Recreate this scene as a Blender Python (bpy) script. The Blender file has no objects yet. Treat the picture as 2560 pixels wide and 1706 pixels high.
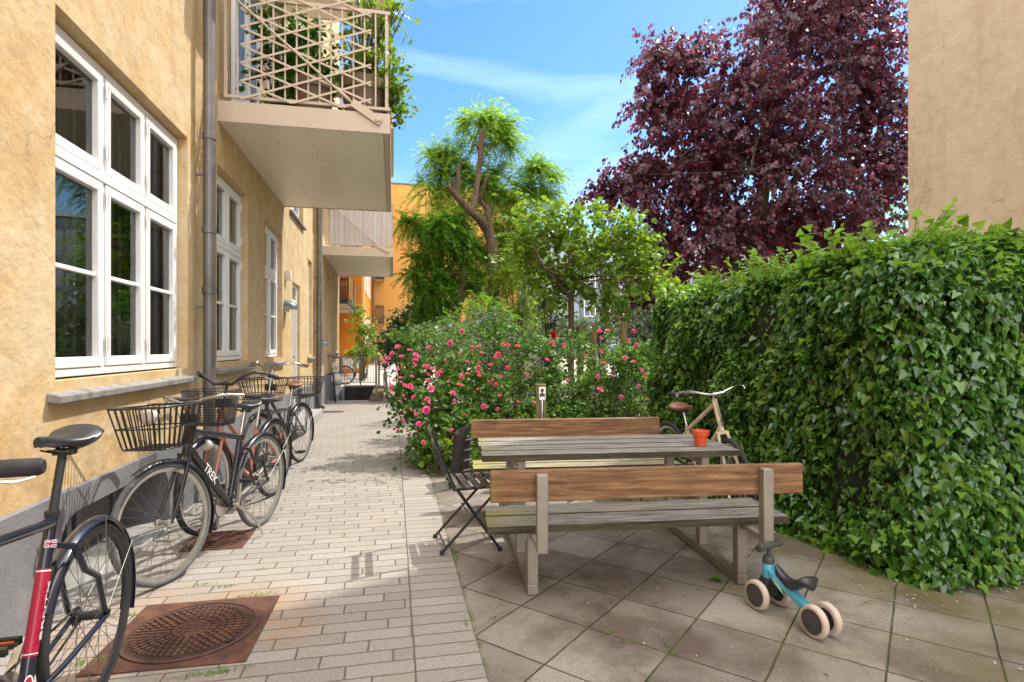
import bpy, math, random
import numpy as np
from mathutils import Vector, Matrix
R_ = math.radians
rnd = random.Random(7)
S = bpy.context.scene
COL = S.collection

# ---------------------------------------------------------------- camera
H = 1.38                      # eye height
F = 1422.0                    # focal length in pixels of a 2560 px wide frame
YAW = R_(11.8)
cam_d = bpy.data.cameras.new('camera')
cam = bpy.data.objects.new('camera', cam_d); COL.objects.link(cam)
cam_d.sensor_width = 36.0
cam_d.lens = F / 2560 * 36.0
cam_d.shift_y = 17.0 / 2560
cam_d.clip_end = 3000
cam.location = (0, 0, H)
cam.rotation_euler = (R_(90), 0, -YAW)
S.camera = cam

# ---------------------------------------------------------------- world, sun, exposure
SUN_AZ = math.atan2(1.0, 0.55)         # clockwise from +Y
SUN_EL = R_(54.5)
w = bpy.data.worlds.new('World'); S.world = w; w.use_nodes = True
wn, wl = w.node_tree.nodes, w.node_tree.links
bg = wn['Background']
sky = wn.new('ShaderNodeTexSky'); sky.sky_type = 'NISHITA'; sky.sun_disc = False
sky.sun_elevation = SUN_EL; sky.sun_rotation = SUN_AZ
sky.air_density = 1.0; sky.dust_density = 0.35; sky.ozone_density = 2.2
tc = wn.new('ShaderNodeTexCoord')
mp = wn.new('ShaderNodeMapping'); mp.inputs['Scale'].default_value = (1.0, 1.0, 3.2)
wl.new(tc.outputs['Generated'], mp.inputs['Vector'])
cn = wn.new('ShaderNodeTexNoise'); cn.inputs['Scale'].default_value = 2.1; cn.inputs['Detail'].default_value = 7
cn.inputs['Roughness'].default_value = 0.52; cn.inputs['Distortion'].default_value = 0.5
wl.new(mp.outputs['Vector'], cn.inputs['Vector'])
cr = wn.new('ShaderNodeValToRGB')
cr.color_ramp.elements[0].position = 0.50; cr.color_ramp.elements[0].color = (0, 0, 0, 1)
cr.color_ramp.elements[1].position = 0.80; cr.color_ramp.elements[1].color = (0.30, 0.30, 0.30, 1)
wl.new(cn.outputs['Fac'], cr.inputs['Fac'])
hs = wn.new('ShaderNodeHueSaturation'); hs.inputs['Saturation'].default_value = 1.28
hs.inputs['Hue'].default_value = 0.503; hs.inputs['Value'].default_value = 0.70
wl.new(sky.outputs['Color'], hs.inputs['Color'])
mx = wn.new('ShaderNodeMix'); mx.data_type = 'RGBA'
wl.new(cr.outputs['Color'], mx.inputs['Factor'])
wl.new(hs.outputs['Color'], mx.inputs['A'])
mx.inputs['B'].default_value = (6.5, 7.4, 8.4, 1)
# added out-of-view cloud glow, overhead and behind the camera, to fill the shade
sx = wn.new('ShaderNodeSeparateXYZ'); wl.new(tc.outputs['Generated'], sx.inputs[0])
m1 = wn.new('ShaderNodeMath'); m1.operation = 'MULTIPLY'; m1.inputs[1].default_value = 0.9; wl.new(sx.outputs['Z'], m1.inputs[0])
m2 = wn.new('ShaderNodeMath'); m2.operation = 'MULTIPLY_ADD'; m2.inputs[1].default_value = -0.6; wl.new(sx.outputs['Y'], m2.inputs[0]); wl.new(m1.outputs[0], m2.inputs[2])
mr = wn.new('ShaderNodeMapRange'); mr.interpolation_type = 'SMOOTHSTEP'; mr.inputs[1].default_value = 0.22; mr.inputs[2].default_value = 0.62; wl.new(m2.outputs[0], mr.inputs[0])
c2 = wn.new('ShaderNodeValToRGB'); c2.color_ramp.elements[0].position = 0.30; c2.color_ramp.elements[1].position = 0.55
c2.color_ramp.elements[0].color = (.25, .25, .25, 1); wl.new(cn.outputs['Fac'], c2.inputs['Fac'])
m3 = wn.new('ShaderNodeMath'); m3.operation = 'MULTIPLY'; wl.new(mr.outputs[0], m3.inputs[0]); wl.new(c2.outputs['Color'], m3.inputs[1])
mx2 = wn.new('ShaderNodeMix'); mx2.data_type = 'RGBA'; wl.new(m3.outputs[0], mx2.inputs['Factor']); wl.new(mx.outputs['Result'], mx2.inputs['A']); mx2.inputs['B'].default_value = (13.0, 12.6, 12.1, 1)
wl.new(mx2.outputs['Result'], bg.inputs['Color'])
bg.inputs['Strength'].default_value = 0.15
sd = bpy.data.lights.new('sun', 'SUN'); sd.energy = 2.1; sd.angle = R_(0.5); sd.color = (1.0, 0.94, 0.85)
sun = bpy.data.objects.new('sun', sd); COL.objects.link(sun)
sdir = Vector((math.sin(SUN_AZ) * math.cos(SUN_EL), math.cos(SUN_AZ) * math.cos(SUN_EL), math.sin(SUN_EL)))
sun.rotation_euler = sdir.to_track_quat('Z', 'Y').to_euler()
sun.location = sdir * 60
S.view_settings.view_transform = 'Standard'; S.view_settings.look = 'None'
S.view_settings.exposure = 1.36; S.view_settings.gamma = 1.0
S.cycles.max_bounces = 7; S.cycles.diffuse_bounces = 4; S.cycles.transparent_max_bounces = 10
S.cycles.sample_clamp_indirect = 6.0

# ---------------------------------------------------------------- places: a point of the photograph at a known distance
CT, ST = math.cos(YAW), math.sin(YAW)
def P(u, v, y=None, x=None, z=None):
    dx = ST * F + CT * (u - 1280); dy = CT * F - ST * (u - 1280); dz = 870 - v
    t = y / dy if y is not None else (x / dx if x is not None else (z - H) / dz)
    return Vector((dx * t, dy * t, H + dz * t))
def px(u, y):                 # metres per photograph pixel at depth y
    return y / (CT * F - ST * (u - 1280))

# ---------------------------------------------------------------- meshes
class MB:
    def __init__(s): s.v = []; s.f = []; s.m = []
    def add(s, verts, faces, mat=0):
        b = len(s.v); s.v.extend([tuple(p) for p in verts])
        s.f.extend([tuple(i + b for i in f) for f in faces]); s.m.extend([mat] * len(faces)); return s
    def box(s, x0, x1, y0, y1, z0, z1, mat=0):
        v = [(x, y, z) for x in (x0, x1) for y in (y0, y1) for z in (z0, z1)]
        return s.add(v, [(0, 1, 3, 2), (4, 6, 7, 5), (0, 4, 5, 1), (2, 3, 7, 6), (0, 2, 6, 4), (1, 5, 7, 3)], mat)
    def bar(s, p0, p1, wd, ht, up=(0, 0, 1), mat=0):     # box from p0 to p1, wd sideways, ht along up
        p0, p1 = Vector(p0), Vector(p1); d = (p1 - p0).normalized(); sd_ = d.cross(Vector(up))
        if sd_.length < 1e-5: sd_ = d.cross(Vector((1, 0, 0)))
        sd_.normalize(); u_ = sd_.cross(d)
        v = [p + sd_ * a * wd / 2 + u_ * b * ht / 2 for p in (p0, p1) for a in (-1, 1) for b in (-1, 1)]
        return s.add(v, [(0, 1, 3, 2), (4, 6, 7, 5), (0, 4, 5, 1), (2, 3, 7, 6), (0, 2, 6, 4), (1, 5, 7, 3)], mat)
    def quad(s, a, b, c, d, mat=0): return s.add([a, b, c, d], [(0, 1, 2, 3)], mat)
    def tube(s, path, r, seg=8, cap=True, closed=False, mat=0):
        path = [Vector(p) for p in path]; n = len(path)
        rr = list(r) if isinstance(r, (list, tuple)) else [r] * n
        def tan(i):
            if closed: return (path[(i + 1) % n] - path[i - 1]).normalized()
            return (path[min(i + 1, n - 1)] - path[max(i - 1, 0)]).normalized()
        t = tan(0); nrm = t.orthogonal().normalized(); vs = []
        for i in range(n):
            t2 = tan(i); q = t.rotation_difference(t2); nrm = (q @ nrm); nrm = (nrm - t2 * nrm.dot(t2)).normalized(); t = t2
            bn = t.cross(nrm)
            for k in range(seg):
                a = 2 * math.pi * k / seg; vs.append(path[i] + (nrm * math.cos(a) + bn * math.sin(a)) * rr[i])
        fs = []
        for i in range(n if closed else n - 1):
            j = (i + 1) % n
            for k in range(seg):
                k2 = (k + 1) % seg; fs.append((i * seg + k, i * seg + k2, j * seg + k2, j * seg + k))
        if cap and not closed:
            fs.append(tuple(range(seg - 1, -1, -1))); fs.append(tuple((n - 1) * seg + k for k in range(seg)))
        return s.add(vs, fs, mat)
    def lathe(s, prof, c=(0, 0, 0), axis='Z', seg=24, mat=0, M=None):
        vs = []; n = len(prof); c = Vector(c)
        for r, h in prof:
            for k in range(seg):
                a = 2 * math.pi * k / seg; x, y = r * math.cos(a), r * math.sin(a)
                p = {'Z': (x, y, h), 'Y': (x, h, y), 'X': (h, x, y)}[axis]
                p = Vector(p)
                if M is not None: p = M @ p
                vs.append(p + c)
        fs = [(i * seg + k, i * seg + (k + 1) % seg, (i + 1) * seg + (k + 1) % seg, (i + 1) * seg + k) for i in range(n - 1) for k in range(seg)]
        fs.append(tuple(range(seg - 1, -1, -1))); fs.append(tuple((n - 1) * seg + k for k in range(seg)))
        return s.add(vs, fs, mat)
    def loft(s, rings, mat=0, cap=True):
        k = len(rings[0]); vs = [p for r in rings for p in r]
        fs = [(i * k + a, i * k + (a + 1) % k, (i + 1) * k + (a + 1) % k, (i + 1) * k + a) for i in range(len(rings) - 1) for a in range(k)]
        if cap: fs += [tuple(range(k - 1, -1, -1)), tuple((len(rings) - 1) * k + a for a in range(k))]
        return s.add(vs, fs, mat)
    def xf(s, M):
        s.v = [tuple(M @ Vector(p)) for p in s.v]; return s
    def mesh(s, name, smooth=35):
        me = bpy.data.meshes.new(name); me.from_pydata(s.v, [], s.f)
        me.polygons.foreach_set('material_index', s.m)
        if smooth:
            me.polygons.foreach_set('use_smooth', [True] * len(s.f)); me.update()
            me.set_sharp_from_angle(angle=R_(smooth))
        me.update(); return me

def fix_normals(me):
    import bmesh
    b = bmesh.new(); b.from_mesh(me); bmesh.ops.recalc_face_normals(b, faces=b.faces); b.to_mesh(me); b.free()

def link(name, me, mats, parent=None, world=False, bevel=0, seg=2):
    o = bpy.data.objects.new(name, me); COL.objects.link(o)
    for m in (mats if isinstance(mats, (list, tuple)) else [mats]): me.materials.append(m)
    if parent is not None:
        o.parent = parent
        if world: o.location = -parent.location
    if bevel:
        b = o.modifiers.new('bevel', 'BEVEL'); b.width = bevel; b.segments = seg; b.limit_method = 'ANGLE'; b.angle_limit = R_(40)
        b.harden_normals = False
    return o
def part(name, mb, mats, parent=None, world=False, bevel=0, smooth=35, label=None, fix=True, seg=2):
    me = mb.mesh(name, smooth)
    if fix: fix_normals(me)
    o = link(name, me, mats, parent, world, bevel, seg)
    if label: o['label'] = label
    return o
def tag(o, label, cat, group=None, kind=None):
    o['label'] = label; o['category'] = cat
    if group: o['group'] = group
    if kind: o['kind'] = kind
    return o
def thing(name, label, cat, loc=(0, 0, 0), rotz=0, group=None):
    o = bpy.data.objects.new(name, None); COL.objects.link(o); o.empty_display_size = 0.1
    o.location = loc; o.rotation_euler = (0, 0, rotz)
    return tag(o, label, cat, group)
def structure(o): o['kind'] = 'structure'; return o
def copy_tree(o, parent=None):
    c = o.copy(); COL.objects.link(c)
    if parent is not None: c.parent = parent
    for ch in [k for k in bpy.data.objects if k.parent == o]: copy_tree(ch, c)
    return c

# leaves: many small folded faces as one mesh, from arrays
LEAF = (np.array([(0, 0, 0), (.3, .42, .1), (.72, .34, .08), (1, 0, -.06), (.72, -.34, .08), (.3, -.42, .1)]), [(0, 3, 2, 1), (0, 5, 4, 3)])
IVY = (np.array([(0, 0, 0), (-.18, .28, .05), (.02, .52, .02), (.36, .30, .07), (.55, .24, .05), (1, 0, -.1),
                 (-.18, -.28, .05), (.02, -.52, .02), (.36, -.30, .07), (.55, -.24, .05)]),
       [(0, 5, 4, 3, 2, 1), (0, 6, 7, 8, 9, 5)])
SLIM = (np.array([(0, 0, 0), (.45, .22, .06), (1, 0, -.05), (.45, -.22, .06)]), [(0, 2, 1), (0, 3, 2)])
def unit(a): return a / np.maximum(np.linalg.norm(a, axis=-1, keepdims=True), 1e-9)
def leaf_mesh(name, pos, axis, nrm, size, shape=LEAF):
    T, fc = shape; a = unit(axis); s = unit(np.cross(nrm, a)); n = np.cross(a, s); K = len(T); N = len(pos)
    sz = np.asarray(size).reshape(-1, 1, 1) * np.ones((N, 1, 1))
    V = pos[:, None, :] + sz * (T[None, :, 0:1] * a[:, None, :] + T[None, :, 1:2] * s[:, None, :] + T[None, :, 2:3] * n[:, None, :])
    V = V.reshape(-1, 3); k = len(fc[0]); fa = np.array(fc)
    L = (fa[None] + (np.arange(N) * K)[:, None, None]).reshape(-1)
    nf = N * len(fc)
    me = bpy.data.meshes.new(name); me.vertices.add(len(V)); me.vertices.foreach_set('co', V.astype(np.float32).ravel())
    me.loops.add(len(L)); me.loops.foreach_set('vertex_index', L.astype(np.int32))
    me.polygons.add(nf); me.polygons.foreach_set('loop_start', np.arange(0, nf * k, k, dtype=np.int32))
    me.update(calc_edges=True); return me
def rdir(g, n): return unit(g.normal(size=(n, 3)))

def sprays(g, starts, dirs, length, n, size, droop=0.25, spread=0.9, hang=0.0):
    """leaves set alternately along short twigs"""
    M = len(starts); t = np.linspace(0.08, 1, n)[None, :, None]
    d = unit(dirs)[:, None, :]; Ls = (length * (0.7 + 0.6 * g.random(M)))[:, None, None]
    base = starts[:, None, :] + d * t * Ls - np.array([0, 0, 1.0]) * droop * (t ** 2) * Ls
    base = base + g.normal(size=base.shape) * size * 0.25
    up = unit(np.array([0, 0, 1.0]) + 0.45 * g.normal(size=(M, 1, 3)))
    side = unit(np.cross(d, up)); sg = np.where(np.arange(n) % 2 == 0, 1, -1)[None, :, None]
    ax = unit(0.55 * d + spread * sg * side + np.array([0, 0, -0.35]) + 0.35 * g.normal(size=base.shape))
    ax = unit(ax + hang * np.array([0, 0, -1.1])); nm = unit(up * (1 - .35 * hang) + hang * d * np.array([1.0, 1.0, .2]) + 0.5 * g.normal(size=base.shape))
    sz = size * (0.65 + 0.6 * g.random(M * n))
    return base.reshape(-1, 3), ax.reshape(-1, 3), nm.reshape(-1, 3), sz
def fronds(g, starts, dirs, length, n, size, droop=0.6):
    """drooping feathered leaves: two rows of leaflets along a bending stalk"""
    M = len(starts); t = np.linspace(0.1, 1, n)[None, :, None]
    d = unit(dirs)[:, None, :]; Ls = (length * (0.7 + 0.6 * g.random(M)))[:, None, None]
    base = starts[:, None, :] + d * t * Ls - np.array([0, 0, 1.0]) * droop * (t ** 2) * Ls
    side = unit(np.cross(d, np.array([0, 0, 1.0]) + 0.3 * g.normal(size=(M, 1, 3))))
    out = []
    for sg in (1, -1):
        ax = unit(0.55 * d + sg * side + np.array([0, 0, -0.5]) + 0.18 * g.normal(size=base.shape))
        nm = unit(np.array([0, 0, 1.0]) + 0.3 * sg * side + 0.35 * g.normal(size=base.shape))
        out.append((base.reshape(-1, 3), ax.reshape(-1, 3), nm.reshape(-1, 3), size * (0.75 + 0.4 * g.random(M * n))))
    return tuple(np.concatenate([o[i] for o in out]) for i in range(4))
def in_blobs(g, blobs, n, shell=0.55):
    """points in ellipsoids ((centre),(radii)), mostly towards the outside, with the outward direction"""
    w_ = np.array([b[1][0] * b[1][1] * b[1][2] for b in blobs]) ** 0.5; w_ = w_ / w_.sum()
    idx = g.choice(len(blobs), n, p=w_); C_ = np.array([tuple(b[0]) for b in blobs])[idx]; Rr = np.array([tuple(b[1]) for b in blobs])[idx]
    u = rdir(g, n); r = (shell + (1 - shell) * g.random(n))[:, None]
    return C_ + u * r * Rr, unit(u / Rr)
def clumpy(g, p, scale, keep):
    """drop points by a blotchy random field so that a crown has gaps"""
    k = rdir(g, 6) * (2 * math.pi / scale); ph = g.random(6) * 6.28
    f = np.sin(p @ k.T + ph).sum(1) / 6
    q = np.quantile(f, 1 - keep); return f >= q
# ---------------------------------------------------------------- materials
class G:
    def __init__(s, name):
        s.mat = bpy.data.materials.new(name); s.mat.use_nodes = True; s.t = s.mat.node_tree
        s.n = s.t.nodes; s.l = s.t.links; s.b = s.n['Principled BSDF']; s.out = s.n['Material Output']
    def put(s, sock, val):
        if hasattr(val, 'is_output'): s.l.new(val, sock)
        else:
            if isinstance(val, (tuple, list)) and len(val) == 3 and sock.type == 'RGBA': val = (*val, 1)
            sock.default_value = val
    def node(s, typ, ins=None, **props):
        n = s.n.new('ShaderNode' + typ)
        for k, v in props.items(): setattr(n, k, v)
        for k, v in (ins or {}).items(): s.put(n.inputs[k], v)
        return n
    def math(s, op, a, b=0.0, c=None):
        i = {0: a, 1: b}
        if c is not None: i[2] = c
        return s.node('Math', i, operation=op).outputs[0]
    def mix(s, f, a, b, blend='MIX'):
        n = s.node('Mix', {'Factor': f, 'A': a, 'B': b}, data_type='RGBA', blend_type=blend); return n.outputs['Result']
    def pos(s): return s.node('NewGeometry').outputs['Position']
    def obj(s): return s.node('TexCoord').outputs['Object']
    def map(s, vec, scale=(1, 1, 1), loc=(0, 0, 0), rot=(0, 0, 0)):
        return s.node('Mapping', {'Vector': vec, 'Scale': scale, 'Location': loc, 'Rotation': rot}).outputs[0]
    def noise(s, vec, scale, detail=4, rough=0.55, dist=0.0):
        return s.node('TexNoise', {'Vector': vec, 'Scale': scale, 'Detail': detail, 'Roughness': rough, 'Distortion': dist}).outputs['Fac']
    def ramp(s, f, stops):
        n = s.node('ValToRGB', {'Fac': f}); e = n.color_ramp.elements
        while len(e) < len(stops): e.new(0.5)
        for i, (p, c) in enumerate(stops):
            e[i].position = p; e[i].color = (c, c, c, 1) if isinstance(c, (int, float)) else (*c, 1)
        return n.outputs['Color']
    def bump(s, h, strength=0.3, dist=0.01, normal=None):
        i = {'Height': h, 'Strength': strength, 'Distance': dist}
        n = s.node('Bump', i)
        if normal is not None: s.l.new(normal, n.inputs['Normal'])
        return n.outputs['Normal']
    def set(s, **k):
        names = {'col': 'Base Color', 'rough': 'Roughness', 'metal': 'Metallic', 'normal': 'Normal', 'spec': 'Specular IOR Level', 'coat': 'Coat Weight'}
        for a, v in k.items(): s.put(s.b.inputs[names.get(a, a)], v)
        return s.mat

def plain(name, col, rough=0.5, metal=0.0, var=0.12, nscale=14, coat=0.0, bump=0.0):
    g = G(name); o = g.obj(); f = g.noise(o, nscale, 5)
    a = tuple(c * (1 - var) for c in col); b = tuple(min(1, c * (1 + var)) for c in col)
    r = g.math('MULTIPLY_ADD', g.noise(o, nscale * 2.3, 4), 0.3, rough - 0.15)
    k = dict(col=g.ramp(f, [(0.3, a), (0.7, b)]), rough=r, metal=metal, coat=coat)
    if bump: k['normal'] = g.bump(g.noise(o, nscale * 8, 3), bump, 0.003)
    return g.set(**k)

def plaster(name, base, warm, pale, streak=0.5, bump=0.5):
    g = G(name); p = g.pos()
    n1 = g.noise(p, 0.9, 6, 0.6, 0.4); n2 = g.noise(p, 5.5, 5, 0.65)
    st = g.noise(g.map(p, (5, 5, 0.7)), 1.0, 5, 0.6, 0.6)
    c = g.mix(g.ramp(n1, [(0.35, 0.0), (0.68, 1.0)]), base, warm)
    c = g.mix(g.ramp(n2, [(0.42, 0.0), (0.72, 0.75)]), c, pale)
    c = g.mix(g.math('MULTIPLY', g.ramp(st, [(0.5, 0.0), (0.75, 1.0)]), streak), c, tuple(x * 0.55 for x in warm))
    vo = g.node('TexVoronoi', {'Vector': g.node('VectorMath', {0: p, 1: g.node('TexNoise', {'Vector': p, 'Scale': 3.0, 'Detail': 3}).outputs['Color']}, operation='ADD').outputs[0], 'Scale': 0.55}, feature='DISTANCE_TO_EDGE').outputs['Distance']
    ck_ = g.math('MULTIPLY', g.ramp(vo, [(0.0, 1.0), (0.0045, 0.0)]), g.ramp(g.noise(p, 1.1, 3), [(0.52, 0.0), (0.58, 0.7)]))
    c = g.mix(ck_, c, tuple(x * 0.35 for x in warm))
    zz = g.node('SeparateXYZ', {0: p}).outputs[2]; lo_ = g.node('MapRange', {0: zz, 1: 0.6, 2: 1.15, 3: 0.8, 4: 0.0}).outputs[0]
    c = g.mix(g.math('MULTIPLY', lo_, g.ramp(g.noise(g.map(p, (3, 3, 1.2)), 1.6, 6, 0.7), [(0.42, 0.0), (0.62, 0.8)])), c, tuple(x * 0.62 for x in warm))
    pt = g.noise(p, 0.45, 2, 0.4, 1.2); c = g.mix(g.ramp(pt, [(0.56, 0.0), (0.60, 0.28)]), c, pale)
    h = g.math('ADD', g.math('MULTIPLY', g.noise(p, 190, 3, 0.7), 0.25), g.math('ADD', g.math('MULTIPLY', g.noise(p, 22, 5, 0.6), 0.8), g.math('MULTIPLY', g.noise(p, 3.2, 3), 3.5)))
    return g.set(col=c, rough=0.88, spec=0.25, normal=g.bump(h, bump, 0.016))

M = {}
M['plaster'] = plaster('ochre_plaster', (0.56, 0.415, 0.225), (0.515, 0.34, 0.15), (0.64, 0.53, 0.36), 0.3, 0.6)
M['plaster_far'] = plaster('yellow_plaster', (0.62, 0.44, 0.18), (0.56, 0.37, 0.13), (0.66, 0.50, 0.26), 0.2, 0.3)
M['plaster_pale'] = plaster('beige_plaster', (0.52, 0.405, 0.28), (0.45, 0.335, 0.215), (0.56, 0.455, 0.335), 0.25, 0.35)
M['plaster_deep'] = plaster('deep_yellow_render', (0.50, 0.275, 0.07), (0.48, 0.255, 0.06), (0.52, 0.295, 0.085), 0.05, 0.1)
M['plaster_orange'] = plaster('orange_render', (0.62, 0.19, 0.015), (0.58, 0.16, 0.012), (0.66, 0.22, 0.03), 0.1, 0.1)
M['green_grey'] = plaster('grey_green_render', (0.20, 0.245, 0.215), (0.18, 0.22, 0.195), (0.225, 0.265, 0.235), 0.1, 0.1)

def mk():
    g = G('plinth_paint'); p = g.pos()
    n = g.noise(p, 2.6, 6, 0.65); n2 = g.noise(p, 60, 3)
    c = g.ramp(n, [(0.3, (0.13, 0.13, 0.14)), (0.62, (0.19, 0.19, 0.20)), (0.8, (0.27, 0.26, 0.25))])
    M['plinth'] = g.set(col=c, rough=0.85, normal=g.bump(g.math('ADD', n2, g.math('MULTIPLY', n, 2.0)), 0.45, 0.008))
    g = G('stone_sill'); p = g.pos(); n = g.noise(p, 9, 6, 0.7)
    c = g.ramp(n, [(0.3, (0.12, 0.115, 0.105)), (0.5, (0.24, 0.23, 0.21)), (0.75, (0.33, 0.315, 0.29))])
    M['stone'] = g.set(col=c, rough=0.85, normal=g.bump(g.noise(p, 70, 4), 0.5, 0.006))
    g = G('glass'); g.n.remove(g.b)
    gl = g.node('BsdfGlossy', {'Color': (0.9, 0.93, 0.92), 'Roughness': 0.015}); tr = g.node('BsdfTransparent', {'Color': (0.62, 0.66, 0.64)})
    wv = g.noise(g.pos(), 1.6, 1); nb = g.bump(wv, 0.12, 0.02); g.l.new(nb, gl.inputs['Normal'])
    fr = g.node('Fresnel', {'IOR': 1.5}); ms = g.node('MixShader', {0: g.math('MULTIPLY_ADD', fr.outputs[0], 1.0, 0.05), 1: tr.outputs[0], 2: gl.outputs[0]})
    g.l.new(ms.outputs[0], g.out.inputs['Surface']); M['glass'] = g.mat
    # concrete pavers: long bricks laid in stepped courses, plus a header strip
    g = G('paver_bricks'); p = g.pos(); sp = g.node('SeparateXYZ', {0: p}); X, Y = sp.outputs[0], sp.outputs[1]
    wob = g.math('MULTIPLY', g.math('SUBTRACT', g.noise(p, 7, 2), 0.5), 0.010)
    Yw = g.math('ADD', Y, wob); Xw = g.math('ADD', X, wob)
    BH, BL = 0.1025, 0.315
    yr = g.math('DIVIDE', Yw, BH); row = g.math('FLOOR', yr); fy = g.math('SUBTRACT', yr, row)
    edge = 0.093
    strip = g.math('GREATER_THAN', Xw, edge)
    xr = g.math('ADD', g.math('DIVIDE', Xw, BL), g.math('MULTIPLY', row, 0.36))
    xs = g.math('DIVIDE', g.math('SUBTRACT', Xw, edge), 0.295)
    xx = g.math('ADD', g.math('MULTIPLY', xr, g.math('SUBTRACT', 1.0, strip)), g.math('MULTIPLY', xs, strip))
    col = g.math('FLOOR', xx); fx = g.math('SUBTRACT', xx, col)
    dy = g.math('MULTIPLY', g.math('MINIMUM', fy, g.math('SUBTRACT', 1.0, fy)), BH)
    dx = g.math('MULTIPLY', g.math('MINIMUM', fx, g.math('SUBTRACT', 1.0, fx)), BL)
    de = g.math('MULTIPLY', g.math('ABSOLUTE', g.math('SUBTRACT', Xw, edge)), 1.0)
    d = g.math('MINIMUM', g.math('MINIMUM', dx, dy), de)
    jn = g.math('MULTIPLY_ADD', g.noise(p, 30, 3), 0.006, -0.0005)
    j = g.node('MapRange', {0: d, 1: 0.0012, 2: g.math('ADD', jn, 0.0028), 3: 1.0, 4: 0.0}).outputs[0]
    cv = g.node('CombineXYZ', {0: g.math('ADD', col, g.math('MULTIPLY', strip, 77.0)), 1: row, 2: 0.0}).outputs[0]
    wn_ = g.node('TexWhiteNoise', {'Vector': cv}, noise_dimensions='3D').outputs['Value']
    c = g.ramp(wn_, [(0.0, (0.255, 0.235, 0.208)), (0.35, (0.285, 0.262, 0.232)), (0.7, (0.295, 0.265, 0.232)), (1.0, (0.325, 0.298, 0.265))])
    sp1 = g.noise(p, 120, 3, 0.8); sp2 = g.noise(p, 75, 3, 0.9)
    c = g.mix(g.ramp(sp1, [(0.56, 0.0), (0.66, 0.75)]), c, (0.12, 0.095, 0.08))
    c = g.mix(g.ramp(sp2, [(0.60, 0.0), (0.70, 0.8)]), c, (0.58, 0.54, 0.49))
    big = g.noise(p, 0.8, 5, 0.6); c = g.mix(g.ramp(big, [(0.5, 0.0), (0.8, 0.5)]), c, (0.30, 0.25, 0.20))
    rust = g.noise(p, 1.7, 4, 0.6); 
    dm = g.node('VectorMath', {0: p, 1: (-.96, 3.03, 0)}, operation='DISTANCE').outputs['Value']
    rf = g.math('MULTIPLY', g.node('MapRange', {0: dm, 1: 0.42, 2: 0.72, 3: 0.7, 4: 0.0}).outputs[0], g.ramp(rust, [(0.4, 0.0), (0.6, 1.0)]))
    c = g.mix(rf, c, (0.34, 0.19, 0.10))
    mossn = g.noise(p, 2.2, 4, 0.65)
    jc = g.mix(g.ramp(mossn, [(0.56, 0.0), (0.66, 0.8)]), (0.15, 0.125, 0.10), (0.12, 0.14, 0.04))
    c = g.mix(j, c, jc)
    hh = g.math('ADD', g.math('MULTIPLY', j, -1.4), g.math('ADD', g.math('MULTIPLY', sp1, 0.28), g.math('MULTIPLY', wn_, 0.5)))
    M['paver'] = g.set(col=c, rough=0.9, spec=0.3, normal=g.bump(hh, 0.8, 0.006))
    # square concrete slabs laid diagonally
    g = G('concrete_slabs'); p = g.pos()
    rt = g.map(p, (1, 1, 1), (0, 0, 0), (0, 0, SLAB_ROT)); sp = g.node('SeparateXYZ', {0: rt}); X, Y = sp.outputs[0], sp.outputs[1]
    wob = g.math('MULTIPLY', g.math('SUBTRACT', g.noise(p, 4, 2), 0.5), 0.012)
    A = 0.405
    ax = g.math('DIVIDE', g.math('ADD', g.math('ADD', X, SLAB_OX), wob), A); ay = g.math('DIVIDE', g.math('ADD', g.math('ADD', Y, SLAB_OY), wob), A)
    cx_, cy_ = g.math('FLOOR', ax), g.math('FLOOR', ay); fx, fy = g.math('SUBTRACT', ax, cx_), g.math('SUBTRACT', ay, cy_)
    d = g.math('MULTIPLY', g.math('MINIMUM', g.math('MINIMUM', fx, g.math('SUBTRACT', 1.0, fx)), g.math('MINIMUM', fy, g.math('SUBTRACT', 1.0, fy))), A)
    jw = g.math('MULTIPLY_ADD', g.noise(p, 18, 4, 0.7), 0.007, -0.0005)
    j = g.node('MapRange', {0: d, 1: 0.0015, 2: g.math('ADD', jw, 0.003), 3: 1.0, 4: 0.0}).outputs[0]
    wn_ = g.node('TexWhiteNoise', {'Vector': g.node('CombineXYZ', {0: cx_, 1: cy_, 2: 3.0}).outputs[0]}, noise_dimensions='3D').outputs['Value']
    c = g.ramp(wn_, [(0.0, (0.20, 0.172, 0.145)), (0.5, (0.25, 0.22, 0.188)), (1.0, (0.31, 0.275, 0.238))])
    sp1 = g.noise(p, 110, 3, 0.8); sp2 = g.noise(p, 62, 3, 0.9); sp3 = g.noise(p, 30, 3, 1.0)
    c = g.mix(g.ramp(sp1, [(0.54, 0.0), (0.66, 0.7)]), c, (0.065, 0.052, 0.042))
    c = g.mix(g.ramp(sp2, [(0.60, 0.0), (0.69, 0.75)]), c, (0.40, 0.365, 0.32))
    c = g.mix(g.ramp(sp3, [(0.66, 0.0), (0.70, 0.7)]), c, (0.46, 0.42, 0.37))
    damp = g.noise(p, 1.25, 6, 0.68, 0.3); c = g.mix(g.ramp(damp, [(0.44, 0.0), (0.62, 0.85)]), c, (0.085, 0.058, 0.040))
    sx = g.node('SeparateXYZ', {0: p}).outputs[0]
    alg = g.math('MULTIPLY', g.node('MapRange', {0: sx, 1: 1.5, 2: 2.9, 3: 0.0, 4: 0.75}).outputs[0], g.ramp(g.noise(p, 1.9, 5, 0.6), [(0.38, 0.0), (0.62, 1.0)]))
    c = g.mix(alg, c, (0.115, 0.10, 0.035))
    moss = g.noise(p, 3.1, 4, 0.7)
    eb_ = g.node('MapRange', {0: sx, 1: 0.388, 2: g.math('MULTIPLY_ADD', g.noise(p, 14, 4, 0.7), 0.05, 0.385), 3: 1.0, 4: 0.0}).outputs[0]
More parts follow.
